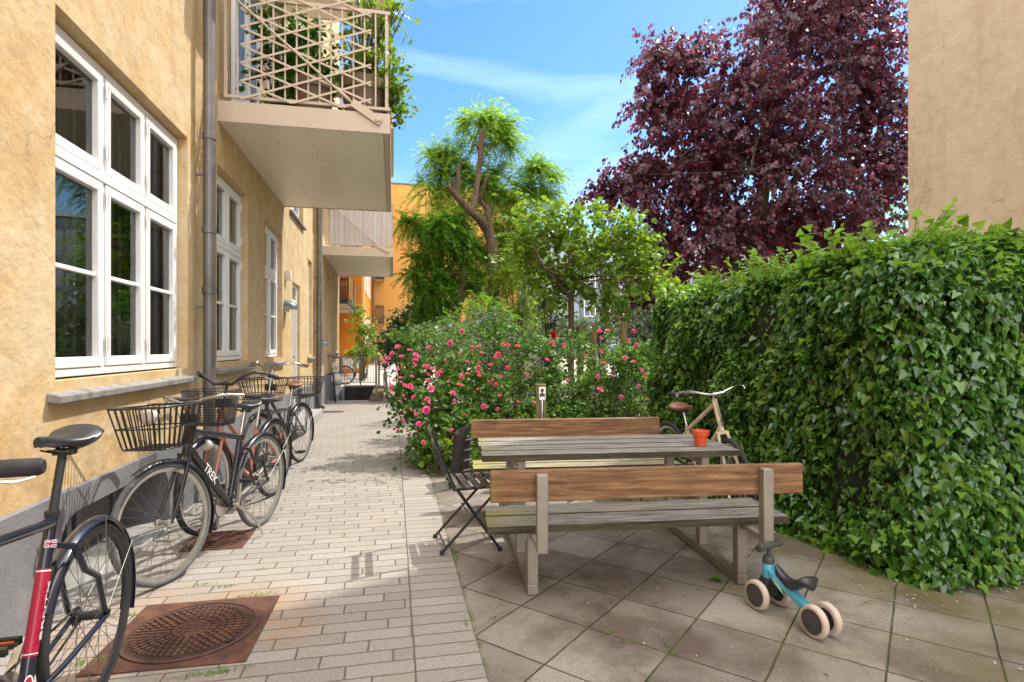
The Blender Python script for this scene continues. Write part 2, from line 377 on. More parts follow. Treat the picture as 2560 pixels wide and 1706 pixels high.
    c = g.mix(g.math('MULTIPLY', eb_, g.ramp(g.noise(p, 5, 3), [(0.42, 0.0), (0.55, 1.0)])), c, (0.075, 0.11, 0.018))
    jc = g.mix(g.ramp(moss, [(0.44, 0.0), (0.56, 1.0)]), (0.045, 0.036, 0.026), (0.075, 0.10, 0.014))
    c = g.mix(j, c, jc)
    hh = g.math('ADD', g.math('MULTIPLY', j, -1.3), g.math('ADD', g.math('MULTIPLY', sp1, 0.3), g.math('MULTIPLY', wn_, 0.6)))
    rr = g.ramp(damp, [(0.42, 0.9), (0.66, 0.62)])
    M['slab'] = g.set(col=c, rough=rr, spec=0.35, normal=g.bump(hh, 0.8, 0.006))
    g = G('soil'); p = g.pos(); n = g.noise(p, 9, 6, 0.7)
    M['soil'] = g.set(col=g.ramp(n, [(0.3, (0.06, 0.045, 0.03)), (0.7, (0.15, 0.11, 0.075))]), rough=0.95, normal=g.bump(g.noise(p, 40, 5), 0.9, 0.03))
    g = G('courtyard_paving'); p = g.pos(); n = g.noise(p, 3, 6, 0.7)
    M['yard'] = g.set(col=g.ramp(n, [(0.3, (0.36, 0.32, 0.28)), (0.7, (0.46, 0.42, 0.37))]), rough=0.9, normal=g.bump(g.noise(p, 60, 3), 0.4, 0.01))
    # rusty cast iron
    g = G('rusty_cast_iron'); p = g.obj(); n = g.noise(p, 8, 6, 0.7); n2 = g.noise(p, 46, 4, 0.7)
    c = g.ramp(n, [(0.3, (0.055, 0.030, 0.023)), (0.52, (0.105, 0.046, 0.030)), (0.72, (0.19, 0.085, 0.045))])
    c = g.mix(g.ramp(n2, [(0.6, 0.0), (0.75, 0.6)]), c, (0.30, 0.16, 0.09))
    M['iron_dirt'] = plain('gritty_iron_groove', (0.045, 0.022, 0.017), 0.9, 0, 0.4, 20)
    M['iron'] = g.set(col=c, rough=0.72, metal=0.25, normal=g.bump(n2, 0.4, 0.003))
    def wood(name, dark, mid, lite, axis_scale, moss=None, rough=0.75):
        g = G(name); p = g.obj()
        q = g.map(p, axis_scale); gr = g.noise(q, 1.0, 6, 0.62, 0.35); fine = g.noise(g.map(p, tuple(4 * a for a in axis_scale)), 1.0, 4, 0.7)
        wv = g.node('TexWave', {'Vector': g.map(p, tuple(0.16 * a for a in axis_scale)), 'Scale': 1.6, 'Distortion': 9.0, 'Detail': 3.0, 'Detail Scale': 0.8}, wave_type='RINGS').outputs['Fac']
        c = g.ramp(gr, [(0.36, dark), (0.5, mid), (0.64, lite)])
        c = g.mix(g.math('MULTIPLY', g.ramp(wv, [(0.55, 0.0), (0.95, 1.0)]), 0.45), c, dark)
        c = g.mix(g.ramp(fine, [(0.56, 0.0), (0.70, 0.55)]), c, tuple(x * 0.4 for x in dark))
        if moss:
            mc, ms_ = moss; sx = g.node('SeparateXYZ', {0: p}).outputs[0]
            f = g.math('MULTIPLY', g.node('MapRange', {0: sx, 1: ms_[0], 2: ms_[1], 3: 1.0, 4: 0.0}).outputs[0], g.ramp(g.noise(p, 7, 5, 0.6), [(0.3, 0.0), (0.6, 1.0)]))
            c = g.mix(f, c, mc)
            c = g.mix(g.ramp(g.noise(p, 2.4, 4, 0.6), [(0.60, 0.0), (0.74, 0.55)]), c, tuple(0.5 * (a + b) for a, b in zip(mc, dark)))
        return g.set(col=c, rough=rough, spec=0.35, normal=g.bump(g.math('ADD', gr, fine), 0.55, 0.004))
    M['wood_grey'] = wood('weathered_grey_wood', (0.09, 0.078, 0.066), (0.235, 0.215, 0.19), (0.38, 0.36, 0.325), (4.5, 60, 60), ((0.20, 0.19, 0.06), (-0.9, -0.7)))
    M['wood_seat'] = wood('weathered_seat_wood', (0.075, 0.065, 0.055), (0.195, 0.18, 0.158), (0.31, 0.29, 0.262), (4.5, 60, 60), ((0.17, 0.16, 0.04), (-0.88, -0.5)))
    M['wood_moss'] = wood('mossy_seat_wood', (0.10, 0.085, 0.04), (0.26, 0.235, 0.15), (0.38, 0.35, 0.25), (2.2, 42, 42), ((0.28, 0.26, 0.06), (-0.87, -0.5)))
    M['wood_back'] = wood('warm_brown_board', (0.115, 0.055, 0.026), (0.235, 0.12, 0.056), (0.33, 0.185, 0.095), (4.0, 48, 48), ((0.22, 0.17, 0.06), (-0.9, -0.8)), 0.62)
    M['wood_edge'] = wood('damp_wood_edge_gap_shade', (0.035, 0.028, 0.018), (0.07, 0.058, 0.036), (0.12, 0.10, 0.06), (3, 20, 60), None, 0.85)  # damp plank edges, with gap shade between the planks put into the colour
    M['wood_dark'] = wood('dark_brown_slat', (0.05, 0.038, 0.03), (0.10, 0.075, 0.06), (0.17, 0.135, 0.11), (30, 3, 30), None, 0.5)
    M['wood_red'] = wood('red_brown_board', (0.13, 0.04, 0.02), (0.23, 0.075, 0.035), (0.30, 0.11, 0.05), (3, 30, 30), None, 0.45)
    M['wood_post'] = wood('green_timber_post', (0.10, 0.085, 0.02), (0.19, 0.16, 0.04), (0.25, 0.21, 0.07), (30, 30, 3), None, 0.75)
    M['bark'] = None
    g = G('tree_bark'); p = g.obj(); n = g.noise(g.map(p, (9, 9, 1.6)), 1.0, 6, 0.7, 0.5)
    M['bark'] = g.set(col=g.ramp(n, [(0.3, (0.045, 0.030, 0.02)), (0.55, (0.13, 0.085, 0.055)), (0.75, (0.22, 0.155, 0.10))]), rough=0.9, normal=g.bump(n, 1.0, 0.06))
    # beige painted metal and bright metal sheet
    M['beige'] = plain('beige_enamel', (0.56, 0.46, 0.36), 0.45, 0.0, 0.05, 3)
    g = G('ceiling_sheet'); p = g.pos(); n = g.noise(g.map(p, (1.4, 0.25, 1)), 1.0, 3, 0.5)
    M['sheet'] = g.set(col=g.ramp(n, [(0.35, (0.80, 0.74, 0.64)), (0.65, (0.88, 0.83, 0.74))]), rough=0.42, metal=0.12)
mk_later = mk
M['white'] = plain('white_window_paint', (0.78, 0.78, 0.78), 0.35, 0, 0.03, 5)
M['cream'] = plain('cream_window_paint', (0.66, 0.62, 0.54), 0.4, 0, 0.04, 5)
M['zinc'] = plain('zinc_pipe', (0.17, 0.16, 0.155), 0.5, 0.55, 0.25, 4)
M['galv'] = plain('galvanised_steel', (0.31, 0.275, 0.23), 0.5, 0.55, 0.14, 6, bump=0.1)
M['black'] = plain('black_enamel', (0.012, 0.013, 0.017), 0.28, 0, 0.3, 8, coat=0.4)
M['navy'] = plain('navy_black_enamel', (0.010, 0.012, 0.026), 0.22, 0, 0.3, 8, coat=0.6)
M['matte'] = plain('matte_black', (0.018, 0.018, 0.02), 0.6, 0, 0.3, 12)
M['rubber'] = plain('tyre_rubber', (0.022, 0.022, 0.024), 0.75, 0, 0.3, 20)
M['rubber_grey'] = plain('dusty_tyre_rubber', (0.10, 0.10, 0.105), 0.8, 0, 0.2, 20)
M['chrome'] = plain('bright_steel', (0.62, 0.60, 0.57), 0.25, 1.0, 0.08, 6)
M['alu'] = plain('brushed_rim', (0.66, 0.63, 0.58), 0.36, 0.9, 0.08, 6)
M['spoke'] = plain('steel_spoke', (0.22, 0.215, 0.20), 0.45, 0.8, 0.05, 6)
M['pink'] = plain('dusty_copper_paint', (0.36, 0.145, 0.105), 0.35, 0.1, 0.1, 6, coat=0.3)
M['ivory'] = plain('ivory_rusty_paint', (0.60, 0.50, 0.36), 0.45, 0, 0.35, 22)
M['leather'] = plain('black_leather', (0.022, 0.023, 0.030), 0.38, 0, 0.2, 10, coat=0.15)
M['tan'] = plain('brown_leather', (0.19, 0.075, 0.042), 0.45, 0, 0.25, 16)
M['amber'] = plain('orange_reflector', (0.85, 0.16, 0.01), 0.2, 0, 0.05, 6)
M['lens'] = plain('lamp_lens', (0.62, 0.60, 0.56), 0.12, 0.3, 0.1, 30)
M['decal_red'] = plain('crimson_decal', (0.36, 0.012, 0.045), 0.3, 0, 0.06, 8)
M['decal_white'] = plain('white_decal', (0.82, 0.80, 0.78), 0.35, 0, 0.03, 8)
M['decal_blue'] = plain('blue_decal', (0.03, 0.05, 0.22), 0.35, 0, 0.03, 8)
M['terracotta'] = plain('terracotta_plastic', (0.62, 0.085, 0.022), 0.42, 0, 0.07, 9)
M['toy_blue'] = plain('sky_blue_paint', (0.085, 0.40, 0.58), 0.3, 0, 0.06, 6, coat=0.3)
M['toy_tyre'] = plain('pale_foam_tyre', (0.50, 0.41, 0.34), 0.7, 0, 0.12, 20)
M['toy_grey'] = plain('charcoal_plastic', (0.055, 0.053, 0.052), 0.5, 0, 0.15, 15)
M['toy_mint'] = plain('mint_decal', (0.35, 0.72, 0.50), 0.4, 0, 0.03, 9)
M['taupe'] = plain('taupe_pot', (0.16, 0.105, 0.075), 0.6, 0, 0.12, 6)
M['concrete'] = plain('concrete', (0.30, 0.29, 0.27), 0.85, 0, 0.2, 5, bump=0.4)
M['dark_concrete'] = plain('damp_dark_concrete', (0.055, 0.055, 0.055), 0.85, 0, 0.35, 4, bump=0.4)
M['redstone'] = plain('reddish_stone', (0.17, 0.10, 0.08), 0.85, 0, 0.25, 9, bump=0.4)
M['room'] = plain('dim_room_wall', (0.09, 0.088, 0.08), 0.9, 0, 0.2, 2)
M['curtain'] = plain('pale_curtain', (0.46, 0.45, 0.43), 0.9, 0, 0.1, 6)
M['bluegrey'] = plain('blue_grey_paint', (0.085, 0.105, 0.135), 0.4, 0, 0.1, 6)
M['lampgrey'] = plain('lamp_housing', (0.16, 0.18, 0.21), 0.3, 0.4, 0.08, 6)
M['fabric_white'] = plain('white_tarpaulin', (0.60, 0.57, 0.56), 0.5, 0, 0.06, 5)
M['cloth_black'] = plain('black_padding', (0.022, 0.021, 0.02), 0.85, 0, 0.3, 9, bump=0.3)
M['roofing'] = plain('pale_roofing', (0.48, 0.48, 0.47), 0.7, 0, 0.1, 4)
M['wicker'] = plain('wicker', (0.30, 0.20, 0.10), 0.75, 0, 0.3, 40)
M['steel_tube'] = plain('stainless_tube', (0.50, 0.50, 0.50), 0.28, 0.95, 0.05, 6)

def leafmat(name, cols, trans=0.35, tint=1.9, rough=0.42, spec=0.5):
    g = G(name); r = g.node('NewGeometry').outputs['Random Per Island']; n = len(cols)
    c = g.ramp(r, [(i / max(1, n - 1), k) for i, k in enumerate(cols)])
    g.set(col=c, rough=rough, spec=spec)
    tl = g.node('BsdfTranslucent', {'Color': g.mix(1.0, c, (tint, tint * 0.98, tint * 0.75), 'MULTIPLY')})
    ms = g.node('MixShader', {0: trans, 1: g.b.outputs[0], 2: tl.outputs[0]}); g.l.new(ms.outputs[0], g.out.inputs['Surface'])
    return g.mat
M['ivy'] = leafmat('ivy_leaf', [(0.014, 0.062, 0.008), (0.050, 0.160, 0.015), (0.024, 0.095, 0.011), (0.12, 0.26, 0.026), (0.034, 0.125, 0.013)], 0.3, 1.7, 0.24, 0.75)
M['ivy_young'] = leafmat('young_ivy_leaf', [(0.12, 0.24, 0.022), (0.17, 0.31, 0.035), (0.22, 0.36, 0.05)], 0.48, 1.8, 0.4)
M['ivy_dead'] = leafmat('brown_ivy_leaf', [(0.35, 0.12, 0.03), (0.25, 0.10, 0.03)], 0.2, 1.3, 0.6)
M['bark_dark'] = plain('dark_bark', (0.035, 0.028, 0.026), 0.9, 0, 0.3, 8)
M['beech'] = leafmat('purple_leaf', [(0.034, 0.019, 0.031), (0.074, 0.015, 0.034), (0.029, 0.021, 0.030), (0.15, 0.014, 0.036), (0.048, 0.027, 0.038)], 0.40, 4.6, 0.36, 0.65)
M['locust'] = leafmat('feathery_leaf', [(0.085, 0.19, 0.02), (0.12, 0.235, 0.026), (0.165, 0.275, 0.036), (0.22, 0.26, 0.06)], 0.6, 2.2, 0.5)
M['conifer'] = leafmat('deep_green_frond', [(0.045, 0.125, 0.012), (0.075, 0.175, 0.018), (0.11, 0.23, 0.022), (0.18, 0.30, 0.03)], 0.55, 2.3, 0.5)
M['lime'] = leafmat('lime_green_leaf', [(0.09, 0.175, 0.016), (0.13, 0.23, 0.022), (0.20, 0.285, 0.03), (0.07, 0.14, 0.014)], 0.52, 1.8, 0.38)
M['bright'] = leafmat('yellow_green_leaf', [(0.17, 0.26, 0.02), (0.24, 0.33, 0.03), (0.13, 0.22, 0.02)], 0.45, 1.7, 0.45)
M['rose_leaf'] = leafmat('rose_leaf', [(0.030, 0.085, 0.016), (0.060, 0.140, 0.022), (0.095, 0.19, 0.028), (0.15, 0.245, 0.035)], 0.4, 1.8, 0.45, 0.4)
M['shrub'] = leafmat('shrub_leaf', [(0.045, 0.085, 0.035), (0.070, 0.125, 0.045), (0.11, 0.16, 0.07)], 0.3, 1.6, 0.36)
M['grey_shrub'] = leafmat('grey_green_leaf', [(0.10, 0.15, 0.09), (0.15, 0.20, 0.13), (0.20, 0.26, 0.16)], 0.35, 1.5, 0.45)
M['yew'] = leafmat('yew_needle', [(0.012, 0.035, 0.012), (0.022, 0.055, 0.018)], 0.15, 1.4, 0.5)
M['weed'] = leafmat('weed_leaf', [(0.09, 0.20, 0.02), (0.14, 0.27, 0.03)], 0.4, 1.6, 0.5)
M['petal_pink'] = leafmat('pink_petal', [(0.66, 0.07, 0.26), (0.78, 0.14, 0.36), (0.84, 0.27, 0.46)], 0.4, 1.3, 0.5)
M['petal_coral'] = leafmat('coral_petal', [(0.66, 0.05, 0.19), (0.78, 0.11, 0.27), (0.82, 0.20, 0.34)], 0.4, 1.3, 0.5)
M['petal_red'] = leafmat('deep_red_petal', [(0.30, 0.004, 0.012), (0.42, 0.008, 0.018)], 0.3, 1.4, 0.5)
M['stem'] = plain('green_stem', (0.06, 0.075, 0.03), 0.6, 0, 0.2, 20)
M['twig'] = plain('brown_twig', (0.09, 0.06, 0.04), 0.8, 0, 0.2, 20)
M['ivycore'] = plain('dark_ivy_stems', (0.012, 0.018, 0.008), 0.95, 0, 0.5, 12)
SLAB_ROT, SLAB_OX, SLAB_OY = R_(47.5), 0.118, -0.073
mk()
# ---------------------------------------------------------------- ground
def rise(y): return max(0.0, (y - 21.0) * 0.018)
def sheet(name, rects, z, mat, zf=None):
    mb = MB()
    for (x0, x1, y0, y1) in rects:
        mb.quad(*[(x, y, z + (zf(y) if zf else 0)) for x, y in ((x0, y0), (x1, y0), (x1, y1), (x0, y1))])
    return structure(part(name, mb, mat, smooth=0, fix=False))
WX0, WX1, WY0, WY1 = -1.66, -0.62, 15.12, 20.8       # basement stairwell
sheet('ground', [(-60, 80, -40, WY0), (-60, WX0, WY0, WY1), (WX1, 80, WY0, WY1), (-60, 80, WY1, 21), (-60, 80, 21, 900)], -0.010, M['soil'], rise)
sheet('brick_path', [(-1.76, 0.388, -4, 15.0)], -0.002, M['paver'])
sheet('slab_terrace', [(0.388, 9.5, -4, 6.15)], -0.002, M['slab'])
sheet('courtyard', [(0.388, 2.0, 12.0, 15.0), (WX1, 2.0, 15.0, WY1), (-8, 4.0, WY1 + 0.2, 21), (-8, 14.0, 21, 46)], 0.002, M['yard'], rise)

# ---------------------------------------------------------------- the ochre apartment building on the left
BX = -1.75
bl = thing('apartment_building', 'long ochre rendered apartment building with white casement windows and grey plinth along the path', 'building', (BX, 6.0, 0))
def holes_wall(mb, x, y0, y1, z0, z1, holes, depth):
    ys = sorted({y0, y1, *[h[0] for h in holes], *[h[1] for h in holes]}); zs = sorted({z0, z1, *[h[2] for h in holes], *[h[3] for h in holes]})
    for a, b in zip(ys, ys[1:]):
        for c, d in zip(zs, zs[1:]):
            m = ((a + b) / 2, (c + d) / 2)
            if any(h[0] < m[0] < h[1] and h[2] < m[1] < h[3] for h in holes): continue
            mb.quad((x, a, c), (x, b, c), (x, b, d), (x, a, d))
    for (a, b, c, d) in holes:
        i = x - depth; e = 0.03
        mb.quad((x, a, c), (x, a, d), (i, a + e * .3, d), (i, a + e * .3, c)); mb.quad((x, b, c), (i, b - e, c), (i, b - e, d), (x, b, d))
        mb.quad((x, a, d), (x, b, d), (i, b, d - e), (i, a, d - e)); mb.quad((x, a, c), (i, a, c), (i, b, c), (x, b, c))

def window(par, x, y0, y1, z0, z1, cols, zt, zb, sill=True, mat='white', curtain=False, room=True, name='window', tilt=False):
    """casement window in a wall facing +X: casing, transom, sashes, glazing bars; panes behind"""
    mb = MB(); fr = 0.045; d = 0.05; xo = x
    def rect(a, b, c, e, wdt, xa, xb):      # frame ring of four butted bars
        mb.box(xb, xa, a, a + wdt, c, e); mb.box(xb, xa, b - wdt, b, c, e); mb.box(xb, xa, a + wdt, b - wdt, c, c + wdt); mb.box(xb, xa, a + wdt, b - wdt, e - wdt, e)
    rect(y0, y1, z0, z1, fr, xo, xo - 0.09)
    pn = MB(); hgs = []; W = (y1 - y0 - 2 * fr) / cols
    rows = [(z0 + fr, zt - 0.03), (zt + 0.03, z1 - fr)] if zt else [(z0 + fr, z1 - fr)]
    if zt: mb.box(xo - 0.085, xo + 0.012, y0 + fr, y1 - fr, zt - 0.03, zt + 0.03)
    for k in range(cols):
        a = y0 + fr + k * W; b = a + W
        if k: mb.box(xo - 0.08, xo - 0.004, a - 0.018, a + 0.018, z0 + fr, z1 - fr)
        for ri, (c, e) in enumerate(rows):
            aa, bb = a + (0.02 if k else 0.004), b - (0.02 if k < cols - 1 else 0.004)
            rect(aa, bb, c + 0.004, e - 0.004, 0.062, xo + 0.008, xo - 0.05)
            pn.quad((xo - 0.028, aa + 0.05, c + 0.05), (xo - 0.028, bb - 0.05, c + 0.05), (xo - 0.028, bb - 0.05, e - 0.05), (xo - 0.028, aa + 0.05, e - 0.05))
            if ri == 0 and zb: mb.box(xo - 0.045, xo - 0.004, aa + 0.062, bb - 0.062, zb - 0.014, zb + 0.014)
            hy = bb + 0.004 if k == cols - 1 else aa - 0.004
            if k in (1, cols - 1) and cols > 1:
                for hz in (c + 0.10, e - 0.14):
                    hgs.append(MB().lathe([(0.009, hz), (0.009, hz + 0.09)], (xo + 0.012, aa - 0.006 if k == cols - 1 and cols > 2 else hy, 0), seg=8))
    wn_ = part(name, mb, M[mat], par, True, bevel=0.005)
    part('pane', pn, M['glass'], wn_, smooth=0, fix=False)
    for hg in hgs: part('hinge', hg, M['alu'], wn_)
    # second inner casement and the dim room behind it
    ib = MB()
    for k in range(cols):
        a = y0 + fr + k * W + 0.05; b = a + W - 0.1
        for q in (a, b): ib.box(xo - 0.22, xo - 0.19, q - 0.02, q + 0.02, z0 + 0.05, z1 - 0.05)
    part('inner_casement', ib, M['cream'], wn_)
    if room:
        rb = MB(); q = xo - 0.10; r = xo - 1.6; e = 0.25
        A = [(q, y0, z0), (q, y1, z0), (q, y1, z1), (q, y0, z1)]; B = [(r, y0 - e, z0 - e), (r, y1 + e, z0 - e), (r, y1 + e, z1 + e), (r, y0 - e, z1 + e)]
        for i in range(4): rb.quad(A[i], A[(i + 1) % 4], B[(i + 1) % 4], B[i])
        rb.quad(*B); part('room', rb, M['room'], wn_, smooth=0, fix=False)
    if curtain:
        cb = MB(); n = 26; pts = []
        for i in range(n + 1):
            yy = y0 + 0.06 + (y1 - y0 - 0.12) * i / n; pts.append((xo - 0.30 + 0.02 * math.sin(i * 1.9), yy))
        for (p, q_) in zip(pts, pts[1:]): cb.quad((p[0], p[1], z0 + .05), (q_[0], q_[1], z0 + .05), (q_[0], q_[1], z1 - .06), (p[0], p[1], z1 - .06))
        part('curtain', cb, M['curtain'], wn_, smooth=80)
    if sill:
        sb = MB(); y_0, y_1 = y0 - 0.09, y1 + 0.10; xs = BX + 0.0 if x > BX - 0.3 else x
        sb.loft([[(x - 0.02, yy, z0 - 0.045), (x - 0.02, yy, z0 - 0.10), (x + 0.13, yy, z0 - 0.13), (x + 0.135, yy, z0 - 0.085)] for yy in (y_0, y_0 + 0.7 * (y_1 - y_0) / 2, y_1)])
        part('sill', sb, M['stone'], wn_, bevel=0.008, smooth=0)
    return wn_

D = 0.07
wins = [(3.45, 5.39, 1.215, 3.17, 3), (6.27, 7.485, 1.24, 3.22, 2), (8.49, 9.70, 1.24, 3.16, 2), (12.55, 13.15, 1.26, 3.22, 1)]
holes = [(a - 0.01, b + 0.03, c - 0.012, d + 0.035) for (a, b, c, d, n) in wins] + [(10.67, 11.5, 0.60, 2.56), (10.4, 11.9, 3.80, 5.1)]
up = [(3.6, 5.0), (10.5, 12.0)]
JOG = 13.55
mb = MB()
holes_wall(mb, BX, -4, JOG, 0.60, 12.5, holes, D + 0.03)
mb.quad((BX, JOG, 0.62), (BX + 0.1, JOG, 0.62), (BX + 0.1, JOG, 12.5), (BX, JOG, 12.5))
wins2 = [(15.3, 15.95, 1.3, 3.2, 1), (17.25, 17.8, 1.3, 3.2, 1)]
holes_wall(mb, BX + 0.1, JOG, 18.5, 0.70, 12.5, [(a - .01, b + .02, c - .012, d + .03) for (a, b, c, d, n) in wins2], D + .03)
mb.quad((BX + 0.1, 18.5, 0), (BX - 6, 18.5, 0), (BX - 6, 18.5, 12.5), (BX + 0.1, 18.5, 12.5))
mb.quad((BX, -4, 12.5), (BX + 0.1, 18.5, 12.5), (BX - 8, 18.5, 12.5), (BX - 8, -4, 12.5))
mb.quad((BX - 8, -4, 0), (BX - 8, 18.5, 0), (BX - 8, 18.5, 12.5), (BX - 8, -4, 12.5)); mb.quad((BX, -4, 0), (BX - 8, -4, 0), (BX - 8, -4, 12.5), (BX, -4, 12.5))
part('wall', mb, M['plaster'], bl, True, smooth=0, fix=False)
# plinth with a basement window niche
mb = MB(); pxx = BX + 0.022
N0, N1, NZ = 3.42, 4.95, 0.47
holes_wall(mb, pxx, -4, JOG + 0.02, -0.02, 0.60, [(N0, N1, 0.0, NZ), (10.67, 11.5, 0.165, 0.60)], 0.36)
mb.quad((pxx, -4, 0.60), (pxx, JOG, 0.60), (BX - 0.02, JOG, 0.615), (BX - 0.02, -4, 0.615))
for sgn, yy in ((1, N0), (-1, N1)):       # rounded upper corners of the niche
    pts = [(pxx - 0.002, yy, NZ)] + [(pxx - 0.002, yy + sgn * (0.22 - 0.22 * math.cos(a)), NZ - 0.22 + 0.22 * math.sin(a)) for a in [i * math.pi / 2 / 8 for i in range(9)]]
    b2 = [(p[0] - 0.34, p[1], p[2]) for p in pts]
    mb.add(pts, [tuple(range(10))]); 
    for i in range(1, 9): mb.quad(pts[i], pts[i + 1], b2[i + 1], b2[i])
holes_wall(mb, BX + 0.122, JOG - 0.02, 18.52, -0.02, 0.70, [], 0)
mb.quad((pxx, JOG - 0.02, -0.02), (BX + 0.122, JOG - 0.02, -0.02), (BX + 0.122, JOG - 0.02, 0.70), (pxx, JOG - 0.02, 0.70))
mb.quad((BX + 0.122, JOG - .02, 0.70), (BX + 0.122, 18.52, 0.70), (BX + 0.08, 18.52, 0.71), (BX + 0.08, JOG - .02, 0.71))
mb.quad((BX + 0.122, 18.52, -.02), (BX - 2, 18.52, -.02), (BX - 2, 18.52, 0.70), (BX + 0.122, 18.52, 0.70))
part('plinth', mb, M['plinth'], bl, True, smooth=0, fix=False)
mb = MB(); bx = pxx - 0.335
mb.box(bx - 0.02, bx, N0, N1, 0, NZ + .01); bw = part('basement_window', mb, M['plinth'], bl, True)
mb = MB()
for a, b in ((3.62, 4.18), (4.24, 4.80)):
    mb.box(bx + .002, bx + .03, a, a + .05, .08, .42); mb.box(bx + .002, bx + .03, b - .05, b, .08, .42); mb.box(bx + .002, bx + .03, a + .05, b - .05, .08, .13); mb.box(bx + .002, bx + .03, a + .05, b - .05, .37, .42)
part('frame', mb, M['lampgrey'], bw, bevel=0.004)
mb = MB(); mb.box(pxx - 0.33, pxx + 0.05, N0 - 0.05, N1 + 0.05, -0.01, 0.022); part('ledge', mb, M['concrete'], bw, bevel=0.006)
for i, (a, b, c, d, n) in enumerate(wins):
    window(bl, BX - D, a, b, c, d, n, c + 1.25, c + 0.625, curtain=(i in (2, 3)))
for (a, b, c, d, n) in wins2: window(bl, BX + 0.1 - D, a, b, c, d, n, c + 1.25, c + 0.625, curtain=True)
window(bl, BX - D, 10.45, 11.85, 3.84, 5.06, 2, None, None)
# things lying on the inside sill of the first window
def lump(name, label, cat, c, r, mat, seed):
    g = np.random.default_rng(seed); mb = MB(); n, k = 12, 18; k1 = rdir(g, 5) * 9; ph = g.random(5) * 6
    rings = []
    for i in range(1, n):
        a = math.pi * i / n; ring = []
        for j in range(k):
            b = 2 * math.pi * j / k; u = np.array([math.sin(a) * math.cos(b), math.sin(a) * math.sin(b), math.cos(a)]); q = 1 + .10 * float(np.sin(k1 @ u + ph).sum())
            ring.append((u[0] * r[0] * q, u[1] * r[1] * q, r[2] + u[2] * r[2] * q))
        rings.append(ring)
    o = part(name, mb.loft(rings), M[mat], smooth=180); o.location = c; tag(o, label, cat)
lump('cloth_bundle', 'crumpled white cloth lying behind the lowest pane of the big window', 'cloth', (-2.13, 3.98, 1.22), (.12, .17, .07), 'fabric_white', 4)
lump('plastic_bag', 'pale blue plastic bag standing inside the big window, behind the white cloth', 'bag', (-2.25, 3.72, 1.22), (.10, .13, .17), 'toy_blue', 9)
lump('red_wool', 'small red wool ball behind the middle pane of the big window', 'wool', (-2.10, 4.62, 1.22), (.07, .06, .06), 'decal_red', 12)
mbx = MB(); mbx.box(-2.6, -1.93, 3.45, 5.39, 1.16, 1.215); part('inner_sill', mbx, M['cream'], bl, True)
# door and doorstep
mb = MB(); mb.box(BX - 0.12, BX - 0.07, 10.72, 11.45, 0.18, 2.22); dr = part('door', mb, plain('door_paint', (0.42, 0.41, 0.38), 0.4), bl, True, bevel=0.004)
mb = MB()
for a, b, c, d in ((10.68, 10.73, .16, 2.54), (11.44, 11.49, .16, 2.54), (10.73, 11.44, 2.22, 2.27), (10.73, 11.44, 2.49, 2.54)): mb.box(BX - 0.115, BX - 0.05, a, b, c, d)
part('frame', mb, M['white'], dr, bevel=0.004)
mb = MB(); mb.quad((BX - .09, 10.73, 2.27), (BX - .09, 11.44, 2.27), (BX - .09, 11.44, 2.49), (BX - .09, 10.73, 2.49)); part('fanlight', mb, M['glass'], dr, smooth=0)
mb = MB(); mb.lathe([(0.012, 0), (0.012, .05), (.028, .055), (.028, .085), (.01, .09)], (BX - 0.07, 10.79, 1.22), 'X', 12); part('handle', mb, M['steel_tube'], dr)
mb = MB(); mb.box(BX, -1.38, 9.5, 11.9, -0.01, 0.165); part('doorstep', mb, M['concrete'], bl, True, bevel=0.012)
def dome_lamp(y, z, x, r=0.15):
    mb = MB(); prof = []
    for i in range(9):
        a = math.pi / 2 * i / 8; prof.append((r * math.cos(a), r * 1.0 * math.sin(a)))
    rings = [[(x + 1.45 * rr * max(0, math.sin(t)), y + rr * math.cos(t), z + hh) for t in [math.pi * k / 14 for k in range(15)]] for rr, hh in prof[:-1]]
    mb.loft(rings); o = part('wall_lamp', mb, M['lampgrey'], bl, True, smooth=60)
    mb = MB(); mb.box(x - .001, x + .06, y - .06, y + .06, z - .05, z - .004); part('bulb_cover', mb, M['lens'], o)
dome_lamp(9.95, 2.02, BX + .002); 
mb = MB(); mb.box(BX + .002, BX + 0.09, 9.95, 10.06, 2.50, 2.66); part('sensor_box', mb, M['white'], bl, True, bevel=0.008)
dome_lamp(14.15, 1.45, BX + .102, 0.13)
